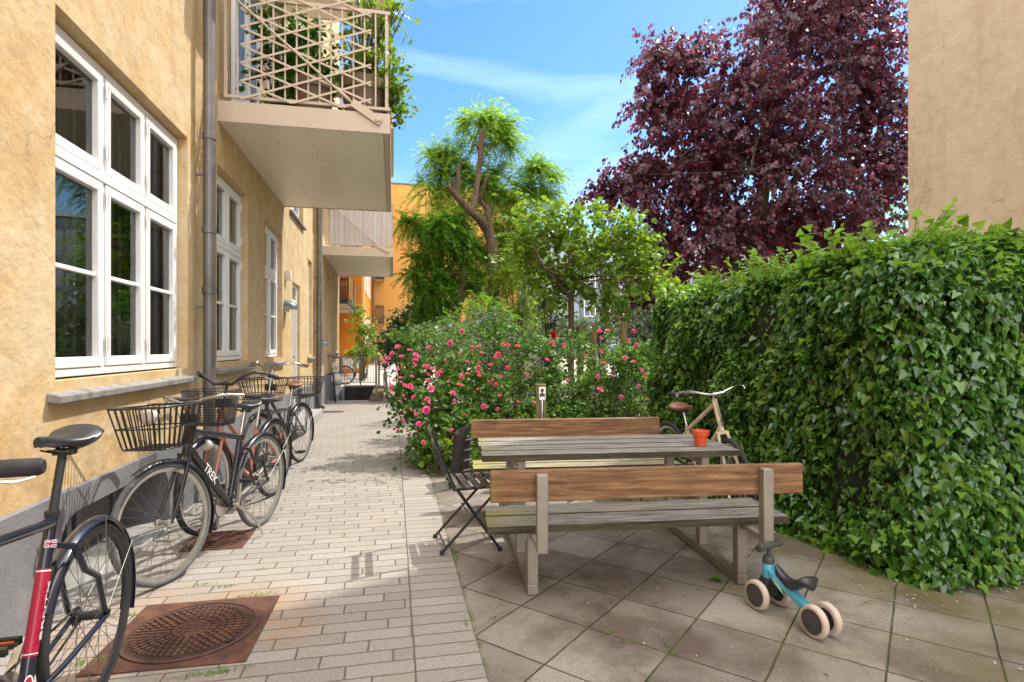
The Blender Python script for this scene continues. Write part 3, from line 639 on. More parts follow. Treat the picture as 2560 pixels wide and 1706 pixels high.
# meter housings and grab rail by the plinth of the next section
mb = MB(); mb.tube([(BX + .13, 16.3, 1.12), (BX + .30, 16.3, 1.12), (BX + .33, 16.3, 1.10), (BX + .33, 16.3, .55)], .035, 8); part('flue_pipe', mb, M['lampgrey'], bl, True)
mb = MB(); mb.lathe([(.02, -.02), (.13, 0), (.15, .06), (.15, .20), (.13, .24), (.02, .26)], (BX + .14, 15.95, .52), 'X', 20); mb.lathe([(.02, 0), (.085, .01), (.09, .12), (.05, .17)], (BX + .14, 15.95, .88), 'X', 16); part('meter_housing', mb, M['cream'], bl, True)
mb = MB(); mb.tube([(BX + .16, 14.6, .72), (BX + .26, 14.65, .75), (BX + .30, 14.7, .72), (BX + .32, 15.0, -.0)], .022, 8); part('grab_rail', mb, M['matte'], bl, True)
def downpipe(x, y, r, z0, z1, shoe=True):
    mb = MB(); mb.tube([(x, y, z0 + .25), (x, y, z1)], r, 18)
    if shoe: mb.tube([(x, y, z0 + .25), (x, y, z0 + .16), (x + .04, y, z0 + .08), (x + .12, y, z0 + .04)], r, 14)
    for z in [z0 + .9, z0 + 1.9, z0 + 2.45, z0 + 3.3, z0 + 5.2, z0 + 7.2]:
        if z < z1: mb.lathe([(r, -.035), (r + .008, -.03), (r + .008, .03), (r, .035)], (x, y, z), seg=18)
    for z in (z0 + 1.75, z0 + 2.95):
        mb.box(x - .14, x - r + .01, y - .012, y + .012, z - .012, z + .012)
    return part('downpipe', mb, M['zinc'], bl, True)
downpipe(-1.635, 5.62, .052, 0, 12.4); downpipe(-1.63, 13.42, .055, 0, 12.4)

# ---------------------------------------------------------------- balconies
def balcony(par, y0, y1, x1, z0, lattice=False, panel=None, wallx=BX, rail=True, front_panel=False, near_bars=15):
    mb = MB(); mb.box(wallx, x1, y0, y0 + .012, z0, z0 + .215); mb.box(wallx, x1, y1 - .012, y1, z0, z0 + .215); mb.box(x1 - .012, x1, y0 + .012, y1 - .012, z0, z0 + .215)
    mb.box(wallx, x1 - .012, y0 + .012, y1 - .012, z0 + .15, z0 + .20); mb.box(x1 - .07, x1 - .013, y0 + .012, y1 - .012, z0 + .004, z0 + .012)
    b = part('balcony', mb, M['beige'], par, True, bevel=0.002)
    mb = MB(); mb.box(wallx + .002, x1 - .075, y0 + .014, y1 - .014, z0 + .012, z0 + .02); part('soffit_panel', mb, M['sheet'], b, smooth=0)
    mb = MB()
    for i in range(9):
        for j in range(5):
            mb.lathe([(.007, -.004), (.007, 0)], (wallx + .12 + (x1 - wallx - .25) * j / 4, y0 + .12 + (y1 - y0 - .24) * i / 8, z0 + .0115), seg=6)
    part('screw', mb, M['matte'], b)
    if not rail: return b
    mb = MB(); zt = z0 + 1.29; zb = z0 + .255
    xin = wallx + .06; xo = x1 - .02
    for yy in (y0 + .01, y1 - .03):
        mb.box(xin, x1, yy, yy + .035, zt, zt + .035); mb.box(xin, x1, yy, yy + .03, zb, zb + .03)
        n = near_bars
        for i in range(n):
            q = xin + .01 + (xo - xin - .03) * i / (n - 1); w_ = .030 if i in (0, n - 1) else .016
            mb.box(q - w_ / 2, q + w_ / 2, yy + .006, yy + .006 + w_, zb + .03, zt)
    mb.box(xo - .02, xo + .015, y0 + .045, y1 - .03, zt, zt + .035); mb.box(xo - .02, xo + .01, y0 + .045, y1 - .03, zb, zb + .03)
    n = int((y1 - y0) / .115)
    for i in range(1, n):
        q = y0 + (y1 - y0) * i / n; mb.box(xo - .012, xo + .004, q - .008, q + .008, zb + .03, zt)
    part('railing', mb, M['beige'], b)
    mb = MB()      # tie rod with its lug and bolt
    p0 = Vector((x1 - .13, y0 - .02, z0 + .13)); p1 = Vector((x1 - .40, y0 - .02, z0 + .30)); p2 = Vector((wallx + .06, y0 - .02, z0 + 1.35))
    mb.tube([p1, p2], .012, 8); mb.tube([p1 + (p2 - p1) * .02, p1 + (p2 - p1) * .1], .018, 8)
    mb.bar(p0 + (p0 - p1).normalized() * .04, p1, .016, .085, (0, 0, 1)); mb.lathe([(.001, -.03), (.022, -.026), (.028, -.012), (.034, -.01), (.034, 0)], p0 + Vector((0, -.0, 0)), 'Y', 14)
    part('tie_rod', mb, M['beige'], b, bevel=0.004)
    if lattice:
        mb = MB(); xa, xb, za, zc = wallx + .22, x1 - .20, z0 + .24, z0 + 1.42; y = y0 - .006; s = .37; st = .185
        for sg in (1, -1):
            k = -12
            while k < 24:
                zc0 = za + k * st; pts = []
                # line z = zc0 + sg*s*(x-xa) clipped to the panel
                for x_ in np.linspace(xa, xb, 160):
                    z_ = zc0 + sg * s * (x_ - xa)
                    if za <= z_ <= zc: pts.append((x_, z_))
                if len(pts) > 3:
                    o = y - (.006 if sg > 0 else 0)
                    mb.bar((pts[0][0], o, pts[0][1]), (pts[-1][0], o, pts[-1][1]), .005, .021, (0, 0, 1))
                k += 1
        part('trellis', mb, M['beige'], b)
    if panel:
        mb = MB(); n = 7
        for i in range(n):
            a = xin + .10 + (xo - xin - .12) * i / n; c = xin + .10 + (xo - xin - .12) * (i + 1) / n
            bw_ = [(a + (c - a) * t, y0 + .05 + .022 * math.sin(math.pi * t) + .006 * math.sin(i * 3 + 9 * t)) for t in np.linspace(0, 1, 7)]
            for (p, q) in zip(bw_, bw_[1:]): mb.quad((p[0], p[1], z0 + .25), (q[0], q[1], z0 + .25), (q[0], q[1], zt - .01), (p[0], p[1], zt - .01))
        part('privacy_screen', mb, M[panel], b, smooth=60)
    if front_panel:
        mb = MB(); n = int((y1 - y0) / .2)
        for i in range(n): mb.box(xo + .016, xo + .035, y0 + .02 + (y1 - y0 - .04) * i / n, y0 + .01 + (y1 - y0 - .04) * (i + 1) / n, z0 + .02, zt - .05)
        part('front_panel', mb, M['beige'], b)
    return b
b1 = balcony(bl, 6.28, 9.9, -0.03, 3.69, lattice=True, front_panel=False)
b1u = balcony(bl, 6.28, 9.9, -0.03, 6.83, front_panel=True)
b2 = balcony(bl, 14.2, 18.3, 0.0, 3.60, panel='fabric_white', wallx=BX + .1)
b2u = balcony(bl, 14.2, 18.3, 0.0, 6.74, wallx=BX + .1, front_panel=True)
# balcony door and window on the upper floor, seen through the trellis
mb = MB(); 
for a, b in ((6.75, 7.35), (7.35, 7.95)):
    for c, d, e, f in ((a, a + .08, 3.92, 6.1), (b - .08, b, 3.92, 6.1), (a + .08, b - .08, 3.92, 4.4), (a + .08, b - .08, 6.0, 6.1)): mb.box(BX + .004, BX + .05, c, d, e, f)
ud = part('balcony_door', mb, M['white'], bl, True, bevel=.004)
mb = MB(); mb.box(BX + .004, BX + .02, 6.83, 7.27, 4.4, 6.0); mb.box(BX + .004, BX + .02, 7.43, 7.87, 4.4, 6.0); part('pane', mb, M['bluegrey'], ud)
window(bl, BX + .03, 8.6, 9.7, 4.5, 6.1, 2, None, None, sill=False, room=False)
# ---------------------------------------------------------------- things on the trellised balcony
FZ = 3.69 + .20
def pot_lathe(r, h, t=.012): return [(.001, 0), (r * .72, 0), (r * .92, h * .72), (r * .92, h * .74), (r, h * .75), (r, h), (r - t, h), (r - t - .01, h * .8), (r * .7, h * .55), (.001, h * .5)]
for (x, y, r, h, lb) in ((-0.86, 6.62, .23, .42, 'large taupe plant pot behind the trellis, beside the climbing plant'), (-0.32, 6.60, .26, .46, 'large taupe plant pot in the outer corner of the trellised balcony')):
    mb = MB(); mb.lathe(pot_lathe(r, h), (x, y, FZ + .003), seg=28); o = part('plant_pot', mb, M['taupe'], smooth=50); tag(o, lb, 'plant pot', 'taupe pots on the balcony')
t = thing('balcony_table', 'red brown wooden folding table on the trellised balcony', 'table', (-0.75, 7.3, FZ))
mb = MB()
for i in range(5): mb.box(-.55, .55, -.30 + .122 * i, -.185 + .122 * i, .70, .73)
part('tabletop', mb, M['wood_red'], t, bevel=.003)
for sx in (-1, 1):
    mb = MB(); mb.bar((sx * .48, -.25, .695), (sx * .48, .25, .01), .03, .045); mb.bar((sx * .45, .25, .695), (sx * .45, -.25, .01), .03, .045); part('leg', mb, M['wood_red'], t)
mb = MB(); mb.box(-.5, .5, -.31, -.30, .55, .695); part('apron', mb, M['wood_red'], t)
def plant(name, label, cat, loc, mat, blobs, n_twigs, ln, nl, size, seed, stems=True, group=None, kind='spray', droop=.25, shape=LEAF, keep=1.0, scale=1.0, dirz=0.15, stem_mat='twig', stem_r=.006):
    g = np.random.default_rng(seed); r = thing(name, label, cat, loc, 0, group); L0 = np.array(loc)
    p, o = in_blobs(g, blobs, n_twigs)
    if keep < 1: k = clumpy(g, p, scale, keep); p, o = p[k], o[k]
    d = unit(o + 0.5 * rdir(g, len(p)) + np.array([0, 0, dirz]))
    q = (sprays if kind == 'spray' else fronds)(g, p - 0.35 * ln * d, d, ln, nl, size, droop)
    ok = q[0][:, 2] > loc[2] + .02
    q = tuple(a[ok] for a in q)
    me = leaf_mesh('foliage', q[0] - L0, q[1], q[2], q[3], shape); link('foliage', me, M[mat], r)
    if stems:
        mb = MB(); idx = g.choice(len(p), min(len(p), 40), replace=False)
        for i in idx:
            e = Vector(p[i] - L0); b = Vector((g.normal() * .06, g.normal() * .06, 0)); m_ = b.lerp(e, .5) + Vector((-e.x * .15, -e.y * .15, e.z * .12))
            mb.tube([b, m_, e], [stem_r * 1.6, stem_r, stem_r * .5], 5)
        part('stems', mb, M[stem_mat], r)
    return r
plant('climbing_plant', 'dark leafy climber growing up behind the balcony trellis', 'plant', (-1.28, 6.75, FZ), 'ivy',
      [((-1.28, 6.75, 4.7), (.2, .2, .85)), ((-1.0, 6.8, 4.6), (.3, .2, .5)), ((-.95, 6.75, 4.35), (.25, .15, .3))], 260, .2, 8, .07, 3)
plant('trailing_plant', 'bright green plant spilling over the outer corner of the trellised balcony', 'plant', (-.15, 6.6, FZ + .02), 'lime',
      [((-.02, 6.5, 4.45), (.13, .25, .4)), ((.06, 6.6, 4.15), (.05, .2, .25)), ((-.3, 6.6, 4.55), (.3, .15, .15))], 120, .2, 7, .06, 4)
plant('potted_sapling', 'thin young tree with light leaves rising from the pot on the trellised balcony', 'plant', (-.33, 6.75, FZ + .02), 'lime',
      [((-.35, 6.75, 5.2), (.35, .25, .3)), ((.02, 6.75, 5.35), (.15, .2, .1))], 42, .35, 8, .075, 5, stem_r=.01)

# ---------------------------------------------------------------- the tall house on the right, and the far houses
rb = thing('stucco_house', 'tall plain beige stuccoed house rising behind the ivy hedge', 'building', (8.9, 2.0, 0))
mb = MB(); mb.box(8.9, 21, -14, 8.4, 0, 15.6); part('wall', mb, M['plaster_pale'], rb, True, smooth=0)
mb = MB(); mb.box(8.75, 21.2, -14.2, 8.55, 15.602, 15.8); part('roof', mb, M['roofing'], rb, True)
for y in (-9.2, -6.4, -3.6, -0.8, 2.0):
    for z in (1.4, 4.6, 7.8, 11.0):
        mb = MB(); fr_ = .07
        for a, b, c, d in ((y, y + fr_, z, z + 1.7), (y + 1.1 - fr_, y + 1.1, z, z + 1.7), (y + fr_, y + 1.1 - fr_, z, z + fr_), (y + fr_, y + 1.1 - fr_, z + 1.7 - fr_, z + 1.7), (y + .52, y + .58, z + fr_, z + 1.7 - fr_), (y + fr_, y + .52, z + 1.1, z + 1.15), (y + .58, y + 1.1 - fr_, z + 1.1, z + 1.15)):
            mb.box(8.84, 8.896, a, b, c, d)
        wo = part('window', mb, M['white'], rb, True)
        mb = MB(); mb.box(8.878, 8.894, y + fr_ + .002, y + 1.1 - fr_ - .002, z + fr_ + .002, z + 1.7 - fr_ - .002); part('pane', mb, M['bluegrey'], wo)

eb = thing('yellow_end_house', 'windowless deep yellow gable house closing the end of the path', 'building', (4, 40.8, rise(40.8)))
mb = MB(); mb.box(-1.5, 9, 40.8, 52, 0, 12.9); part('wall', mb, M['plaster_deep'], eb, True, smooth=0)
mb = MB(); mb.box(-1.6, 9.1, 40.72, 52, 12.902, 12.98); part('roof_edge', mb, M['bluegrey'], eb, True)
mb = MB(); mb.tube([(-1.33, 40.7, .4), (-1.33, 40.7, 12.9)], .06, 8); part('downpipe', mb, M['zinc'], eb, True)
ob = thing('orange_house', 'orange house with black balconies set back behind the ochre building', 'building', (-3, 28.5, rise(28.5)))
mb = MB()
mb.box(-9, -1.5, 28.5, 40.79, 0, 12.9); part('wall', mb, M['plaster_orange'], ob, True, smooth=0)
mb = MB(); mb.box(-9.2, -1.45, 28.4, 40.7, 12.902, 13.0); part('roof_edge', mb, M['bluegrey'], ob, True)
mb = MB(); mb.box(-8, -4.2, 18.6, 28.49, 0, 12.9); part('side_wing', mb, plain('pinkish_wall', (.40, .27, .23), .8), ob, True)
for i, y in enumerate((19.5, 21.5, 23.5, 25.5)):
    mb = MB(); mb.box(-4.198, -4.12, y, y + .12, 0.03, 2.9); mb.box(-4.198, -4.12, y + 1.0, y + 1.12, 0.03, 2.9); mb.box(-4.198, -4.12, y + .12, y + 1.0, 2.78, 2.9); wo = part('door', mb, M['white'], ob, True)
    mb = MB(); mb.box(-4.198, -4.15, y + .122, y + .998, 0.03, 2.778); part('leaf', mb, M['room'], wo)
for y in (30.2, 33.0, 36.0):
    for z in (1.3, 4.4):
        mb = MB(); mb.box(-1.498, -1.42, y, y + 1.1, z, z + 1.8); part('window', mb, M['cream'], ob, True)
mb = MB(); mb.box(-1.49, -1.38, 28.6, 28.9, .1, 12.8); part('corner_trim', mb, M['plaster_far'], ob, True)
def dark_balcony(par, x0, x1, y0, y1, z, solid_front=True, hr=1.05):
    mb = MB(); mb.box(x0, x1, y0, y1, z, z + .16); b = part('balcony', mb, M['matte'], par, True)
    mb = MB(); mb.box(x0, x1 - .05, y0 + .05, y1 - .05, z - .02, z - .002); part('soffit', mb, M['beige'], b)
    mb = MB(); zt = z + .16 + hr
    mb.box(x0, x1, y0, y0 + .04, zt, zt + .05); mb.box(x0, x1, y1 - .04, y1, zt, zt + .05); mb.box(x1 - .04, x1, y0 + .04, y1 - .04, zt, zt + .05)
    n = int((x1 - x0) / .11)
    for i in range(n + 1):
        q = x0 + (x1 - x0 - .02) * i / n
        for yy in (y0, y1 - .02): mb.box(q, q + .02, yy, yy + .02, z + .16, zt)
    n = int((y1 - y0) / .11)
    for i in range(1, n): mb.box(x1 - .02, x1, y0 + (y1 - y0) * i / n, y0 + (y1 - y0) * i / n + .02, z + .16, zt)
    if solid_front: mb.box(x1 + .002, x1 + .015, y0 + .1, y1 - .1, z + .2, zt - .05)
    part('railing', mb, M['black'], b)
dark_balcony(ob, -4.1, -1.66, 22.2, 24.9, 3.05); dark_balcony(ob, -4.1, -1.66, 25.3, 28.3, 3.05)
dark_balcony(ob, -4.1, -1.66, 22.2, 24.9, 6.2); dark_balcony(ob, -4.1, -1.66, 25.3, 28.3, 6.2)
dark_balcony(eb, -1.2, -.62, 39.3, 40.79, 3.0, False); dark_balcony(eb, -1.2, -.62, 39.3, 40.79, 6.0, False)

gb = thing('grey_green_house', 'distant grey green apartment house with dark framed glazed bays behind the garden', 'building', (22, 56, rise(56)))
mb = MB(); mb.box(10, 40, 56, 68, 0, 12.7); part('wall', mb, M['green_grey'], gb, True, smooth=0)
mb = MB(); mb.loft([[(9.7, 55.7, 12.7), (40.3, 55.7, 12.7), (40.3, 68.3, 12.7), (9.7, 68.3, 12.7)], [(11, 60, 13.9), (39, 60, 13.9), (39, 64, 13.9), (11, 64, 13.9)]]); part('roof', mb, plain('slate_roof', (.12, .13, .15), .7), gb, True, smooth=0)
g0 = rise(56)
for k, x in enumerate((15.0, 21.3, 27.6, 33.9)):
    mb = MB(); W_ = 3.6; y = 55.0
    for i in range(4): mb.box(x - .07 + i * W_ / 3, x + .07 + i * W_ / 3, y, y + .12, g0, 12.1)
    for f in range(5): mb.box(x + .08, x + W_ - .08, y - .03, y + .1, g0 + .2 + f * 2.75 - .25, g0 + .2 + f * 2.75 + .25)
    mb.box(x - .1, x + W_ + .1, y, 55.995, 12.1, 12.3); by = part('glazed_bay', mb, M['bluegrey'], gb, True)
    mb = MB(); mb.box(x - .05, x + W_ + .05, y + .13, 55.99, g0, 12.09); part('pane', mb, plain('pale_bay_glass', (.20, .25, .31), .12, 0, .3, .35), by)
    for f in range(4):
        for dx in (4.25,):
            xa = x + dx; z = g0 + 1.2 + f * 2.75
            mb = MB()
            for a, b, c, d in ((0, .1, 0, 1.7), (1.2, 1.3, 0, 1.7), (.1, 1.2, 0, .1), (.1, 1.2, 1.6, 1.7), (.6, .7, .1, 1.6), (.1, .6, 1.05, 1.12), (.7, 1.2, 1.05, 1.12)): mb.box(xa + a, xa + b, 55.9, 55.995, z + c, z + d)
            wo = part('window', mb, M['white'], gb, True); mb = MB(); mb.box(xa + .1, xa + 1.2, 55.95, 55.992, z + .1, z + 1.6); part('pane', mb, M['bluegrey'], wo)
for f in (2, 3, 4):
    z = g0 + .4 + f * 2.75 - .4; x = 24.9
    mb = MB(); mb.box(x, x + 2.4, 54.9, 55.99, z, z + .15); b = part('balcony', mb, M['concrete'], gb, True)
    mb = MB(); mb.box(x, x + 2.4, 54.9, 54.94, z + .95, z + 1.0)
    for i in range(20): mb.box(x + i * .124, x + i * .124 + .02, 54.9, 54.92, z + .15, z + .95)
    part('railing', mb, M['matte'], b)
# low shed roof glimpsed beyond the roses
t = thing('garden_shed', 'low white flat roofed shed glimpsed beyond the rose bushes', 'shed', (4.2, 19.5, 0))
mb = MB(); mb.box(-1.2, 1.2, -.8, .8, 0, 2.2); part('wall', mb, M['cream'], t); mb = MB(); mb.box(-1.35, 1.35, -.95, .95, 2.202, 2.32); part('roof', mb, M['roofing'], t)

# ---------------------------------------------------------------- basement stairwell, railing, kerb, handrail
t = thing('basement_stairwell', 'dark concrete basement stairwell sunk beside the ochre wall', 'stairwell', (-1.1, 15.1, 0))
mb = MB(); zb = -2.4
mb.quad((WX0, WY1, zb), (WX1, WY1, zb), (WX1, WY1, 0), (WX0, WY1, 0)); mb.quad((WX1, WY0, zb), (WX1, WY1, zb), (WX1, WY1, 0), (WX1, WY0, 0)); mb.quad((WX0, WY0, zb), (WX0, WY1, zb), (WX0, WY1, 0), (WX0, WY0, 0)); mb.quad((WX0, WY0, zb), (WX1, WY0, zb), (WX1, WY0, 0), (WX0, WY0, 0)); mb.quad((WX0, WY0, zb), (WX1, WY0, zb), (WX1, WY1, zb), (WX0, WY1, zb))
part('lining', mb, M['dark_concrete'], t, True, smooth=0)
mb = MB(); mb.box(WX0 - .05, WX1, WY1, WY1 + .18, -.01, .055); part('coping', mb, M['concrete'], t, True, bevel=.01)
mb = MB(); mb.box(WX0 - .05, WX1, 14.98, WY0 + .02, -.01, .03); part('threshold', mb, M['concrete'], t, True, bevel=.008)
for i in range(9):
    mb = MB(); mb.box(WX0 + .002, WX1 - .002, WY0 + .02 + i * .28, WY0 + .30 + i * .28, zb, -.19 * (i + 1)); part('step', mb, M['dark_concrete'], t, True)
mb = MB(); mb.box(-.60, -.28, 15.0, 19.8, -.01, .10); o = part('stone_kerb', mb, M['redstone'], bevel=.015); tag(o, 'reddish stone kerb block along the basement stairwell', 'kerb')
t = thing('stair_railing', 'thin grey bar railing across the far end of the basement stairwell', 'railing', (-1.2, 20.9, .05))
mb = MB()
for x in np.linspace(-.58, .52, 12): mb.box(x - .008, x + .008, -.008, .008, .10, .96)
part('bars', mb, M['galv'], t)
mb = MB(); mb.box(-.62, .56, -.015, .015, .96, 1.0); mb.box(-.62, .56, -.015, .015, .08, .10); part('rail', mb, M['galv'], t)
for x in (-.60, .06): mb = MB(); mb.box(x - .022, x + .022, -.022, .022, 0, 1.06); part('post', mb, M['zinc'], t)
t = thing('tube_handrail', 'bent galvanised tube handrail standing on the reddish kerb', 'handrail', (-.44, 15.5, .10))
mb = MB(); mb.tube([(0, 0, 0), (0, 0, .85), (0, .04, .98), (0, .14, 1.05), (0, 2.9, 1.05), (0, 3.0, .98), (0, 3.04, .85), (0, 3.04, 0)], .03, 12); part('tube', mb, M['galv'], t)
for y in (0, 3.04): mb = MB(); mb.lathe([(.06, 0), (.06, .012), (.03, .014)], (0, y, 0), seg=14); part('foot_plate', mb, M['galv'], t)

# ---------------------------------------------------------------- manhole covers
C0 = P(530, 1595, z=0)
t = thing('manhole_cover', 'large square rusty cast iron manhole cover with ringed round lid in the brick path', 'manhole cover', (-.96, 3.03, 0.0), R_(-1.5))
SZ = .335
mb = MB(); mb.box(-SZ, SZ, -SZ, SZ, -.004, .006)
for sx in (-1, 1):
    for sy in (-1, 1):
        for q in (.045, .075, .105): mb.bar((sx * (SZ - q), sy * (SZ - .02), .0072), (sx * (SZ - q), sy * (SZ - .20 + q), .0072), .008, .003)
fr_ = part('frame', mb, M['iron'], t, bevel=.003)
mb = MB(); mb.lathe([(.300, .006), (.302, .0125), (.283, .0125), (.281, .007)], seg=72); mb.lathe([(.280, .007), (.262, .0072), (.260, .009), (.001, .009)], seg=72, mat=1)
for r0, r1, n in ((.090, .118, 20), (.125, .152, 28), (.160, .187, 36), (.195, .222, 44), (.229, .252, 52)):
    for i in range(n):
        a = 2 * math.pi * (i + .5 * (n % 8 == 4)) / n; d = Vector((math.cos(a), math.sin(a), 0)); mb.bar(d * r0 + Vector((0, 0, .0125)), d * r1 + Vector((0, 0, .0125)), (r0 + r1) * math.pi / n * .55, .009)
mb.lathe([(.080, .008), (.082, .0155), (.066, .0155), (.064, .0115), (.033, .0115)], seg=40); mb.lathe([(.030, .009), (.031, .0145), (.020, .0145), (.019, .009)], seg=24)
for i in range(9):
    a = 2 * math.pi * i / 9; d = Vector((math.cos(a), math.sin(a), 0)); mb.bar(d * .040 + Vector((0, 0, .0118)), d * .060 + Vector((0, 0, .0118)), .012, .005)
part('lid', mb, [M['iron'], M['iron_dirt']], t, smooth=0)
mb = MB()
for a in (100, -35): 
    d = Vector((math.cos(R_(a)), math.sin(R_(a)), 0)); mb.bar(d * .236 + Vector((0, 0, .0135)), d * .272 + Vector((0, 0, .0135)), .03, .005)
part('lifting_slot', mb, M['matte'], t)
q = P(570, 1295, z=0)
o = copy_tree(t); o.location = (-1.22, 4.42, 0); o.rotation_euler = (0, 0, R_(0)); o.scale = (.6, .6, 1)
tag(o, 'rusty manhole cover lying under the parked bicycles', 'manhole cover')
mb = MB(); mb.box(-.22, .22, -.13, .13, -.004, .006); mb.box(-.19, .19, -.10, .10, .0062, .010)
for i in range(7): mb.box(-.17 + i * .05, -.15 + i * .05, -.08, .08, .0102, .013)
o = part('drain_cover', mb, M['iron'], bevel=.002); o.location = P(832, 1030, z=0); tag(o, 'small rusty drain cover far along the brick path', 'drain cover')
# ---------------------------------------------------------------- lettering and decals
def letters(text, size, name, mat, parent, M4, extrude=.0004):
    c = bpy.data.curves.new('lettering', 'FONT'); c.body = text; c.size = size; c.extrude = extrude; c.align_x = 'CENTER'; c.align_y = 'CENTER'
    o = bpy.data.objects.new('lettering_source', c); COL.objects.link(o)
    me = bpy.data.meshes.new_from_object(o.evaluated_get(bpy.context.evaluated_depsgraph_get()))
    bpy.data.objects.remove(o); bpy.data.curves.remove(c)
    me.transform(M4); return link(name, me, M[mat], parent)

# ---------------------------------------------------------------- bicycles (forward is +X, ground at z = 0, origin under the rear hub)
def arc(cx, cz, r, a0, a1, n, y=0): return [Vector((cx + r * math.cos(R_(a0 + (a1 - a0) * i / n)), y, cz + r * math.sin(R_(a0 + (a1 - a0) * i / n)))) for i in range(n + 1)]
def fender(cx, cz, r, a0, a1, wd):
    mb = MB(); n = 26; rings = []
    for i in range(n + 1):
        a = R_(a0 + (a1 - a0) * i / n); ring = []
        for k in range(7):
            t = -1 + 2 * k / 6; rr = r - .016 * t * t; ring.append((cx + rr * math.cos(a), wd * t, cz + rr * math.sin(a)))
        for k in range(6, -1, -1):
            t = -1 + 2 * k / 6; rr = r - .003 - .016 * t * t; ring.append((cx + rr * math.cos(a), wd * t, cz + rr * math.sin(a)))
        rings.append(ring)
    return mb.loft(rings)
def wheel(par, c, R, tr, rim_mat, tyre_mat, MX, nsp=32, seed=0):
    c = Vector(c); ri = R - 2 * tr - .004
    prof = [(ri + .004, -.011), (ri + .010, -.0125), (ri + .010, .0125), (ri + .004, .011), (ri - .012, .006), (ri - .012, -.006)]
    mb = MB(); n = 56; rings = [[(c.x + r * math.cos(2 * math.pi * i / n), c.y + h, c.z + r * math.sin(2 * math.pi * i / n)) for r, h in prof] for i in range(n)]
    rings.append(rings[0]); mb.loft(rings, cap=False)
    mb.lathe([(.010, -.055), (.022, -.05), (.024, -.035), (.016, -.03), (.016, .03), (.024, .035), (.022, .05), (.010, .055)], c, 'Y', 14)
    w_ = part('wheel', mb.xf(MX), M[rim_mat], par, smooth=50)
    mb = MB(); mb.tube([(c.x + (R - tr) * math.cos(2 * math.pi * i / n), c.y, c.z + (R - tr) * math.sin(2 * math.pi * i / n)) for i in range(n)], tr, 12, closed=True)
    part('tyre', mb.xf(MX), M[tyre_mat], w_, smooth=80)
    mb = MB()
    for i in range(nsp):
        a = 2 * math.pi * i / nsp; sd_ = (1 if i % 2 else -1) * .036; b = a + (1 if (i // 2) % 2 else -1) * 1.15
        mb.tube([(c.x + .022 * math.cos(b), c.y + sd_, c.z + .022 * math.sin(b)), (c.x + (ri - .010) * math.cos(a), c.y, c.z + (ri - .010) * math.sin(a))], .0012, 4, cap=False)
    part('spokes', mb.xf(MX), M['spoke'], w_, smooth=0, fix=False)
    return w_
def saddle_mesh(p, L=.27, Wd=.082, flat=1.0):
    mb = MB(); rings = []
    for t in np.linspace(0, 1, 15):          # nose (t = 0) to tail
        x = p.x + .60 * L - t * L
        hw = .017 + (Wd - .017) * (1 / (1 + math.exp(-(t - .62) * 11))); 
        if t > .93: hw *= .90 - 2.2 * (t - .93)
        if t < .06: hw *= .8
        top = p.z + .012 * math.cos(t * 5.0) + .016 * max(0, t - .7) / .3; th = .030 + .030 * (t > .5) * min(1, (t - .5) * 3)
        ring = []
        for k in range(14):
            a = 2 * math.pi * k / 14; cy, cz = math.cos(a), math.sin(a)
            ring.append((x, p.y + hw * cy * (1.0 if cz > -.3 else .93), top + (.018 * cz if cz > 0 else th * cz * (.35 + .65 * abs(cy)))))
        rings.append(ring)
    return mb.loft(rings)
def basket(mb, cx, z0, z1, l0, w0, l1, w1, nl, nw, rows, r=.0028, cy=0):
    def ring(t, rr):
        l = l0 + (l1 - l0) * t; w_ = w0 + (w1 - w0) * t; z = z0 + (z1 - z0) * t; c = .035; pts = []
        for (sx, sy, a0) in ((1, 1, 0), (-1, 1, 90), (-1, -1, 180), (1, -1, 270)):
            for k in range(4):
                a = R_(a0 + 30 * k); pts.append((cx + sx * (l / 2 - c) + c * math.cos(a), cy + sy * (w_ / 2 - c) + c * math.sin(a), z))
        mb.tube(pts, rr, 6, closed=True); return l, w_, z
    for i in range(rows): ring(i / (rows - 1), r * (1.7 if i == rows - 1 else 1.1))
    for i in range(nl + 1):
        f = -.5 + .06 + .88 * i / nl
        for sy in (-1, 1): mb.tube([(cx + f * l0, cy + sy * w0 / 2, z0), (cx + f * l1, cy + sy * w1 / 2, z1)], r, 5)
        mb.tube([(cx + f * l0, cy - w0 / 2, z0), (cx + f * l0, cy + w0 / 2, z0)], r, 5)
    for i in range(nw + 1):
        f = -.5 + .06 + .88 * i / nw
        for sx in (-1, 1): mb.tube([(cx + sx * l0 / 2, cy + f * w0, z0), (cx + sx * l1 / 2, cy + f * w1, z1)], r, 5)
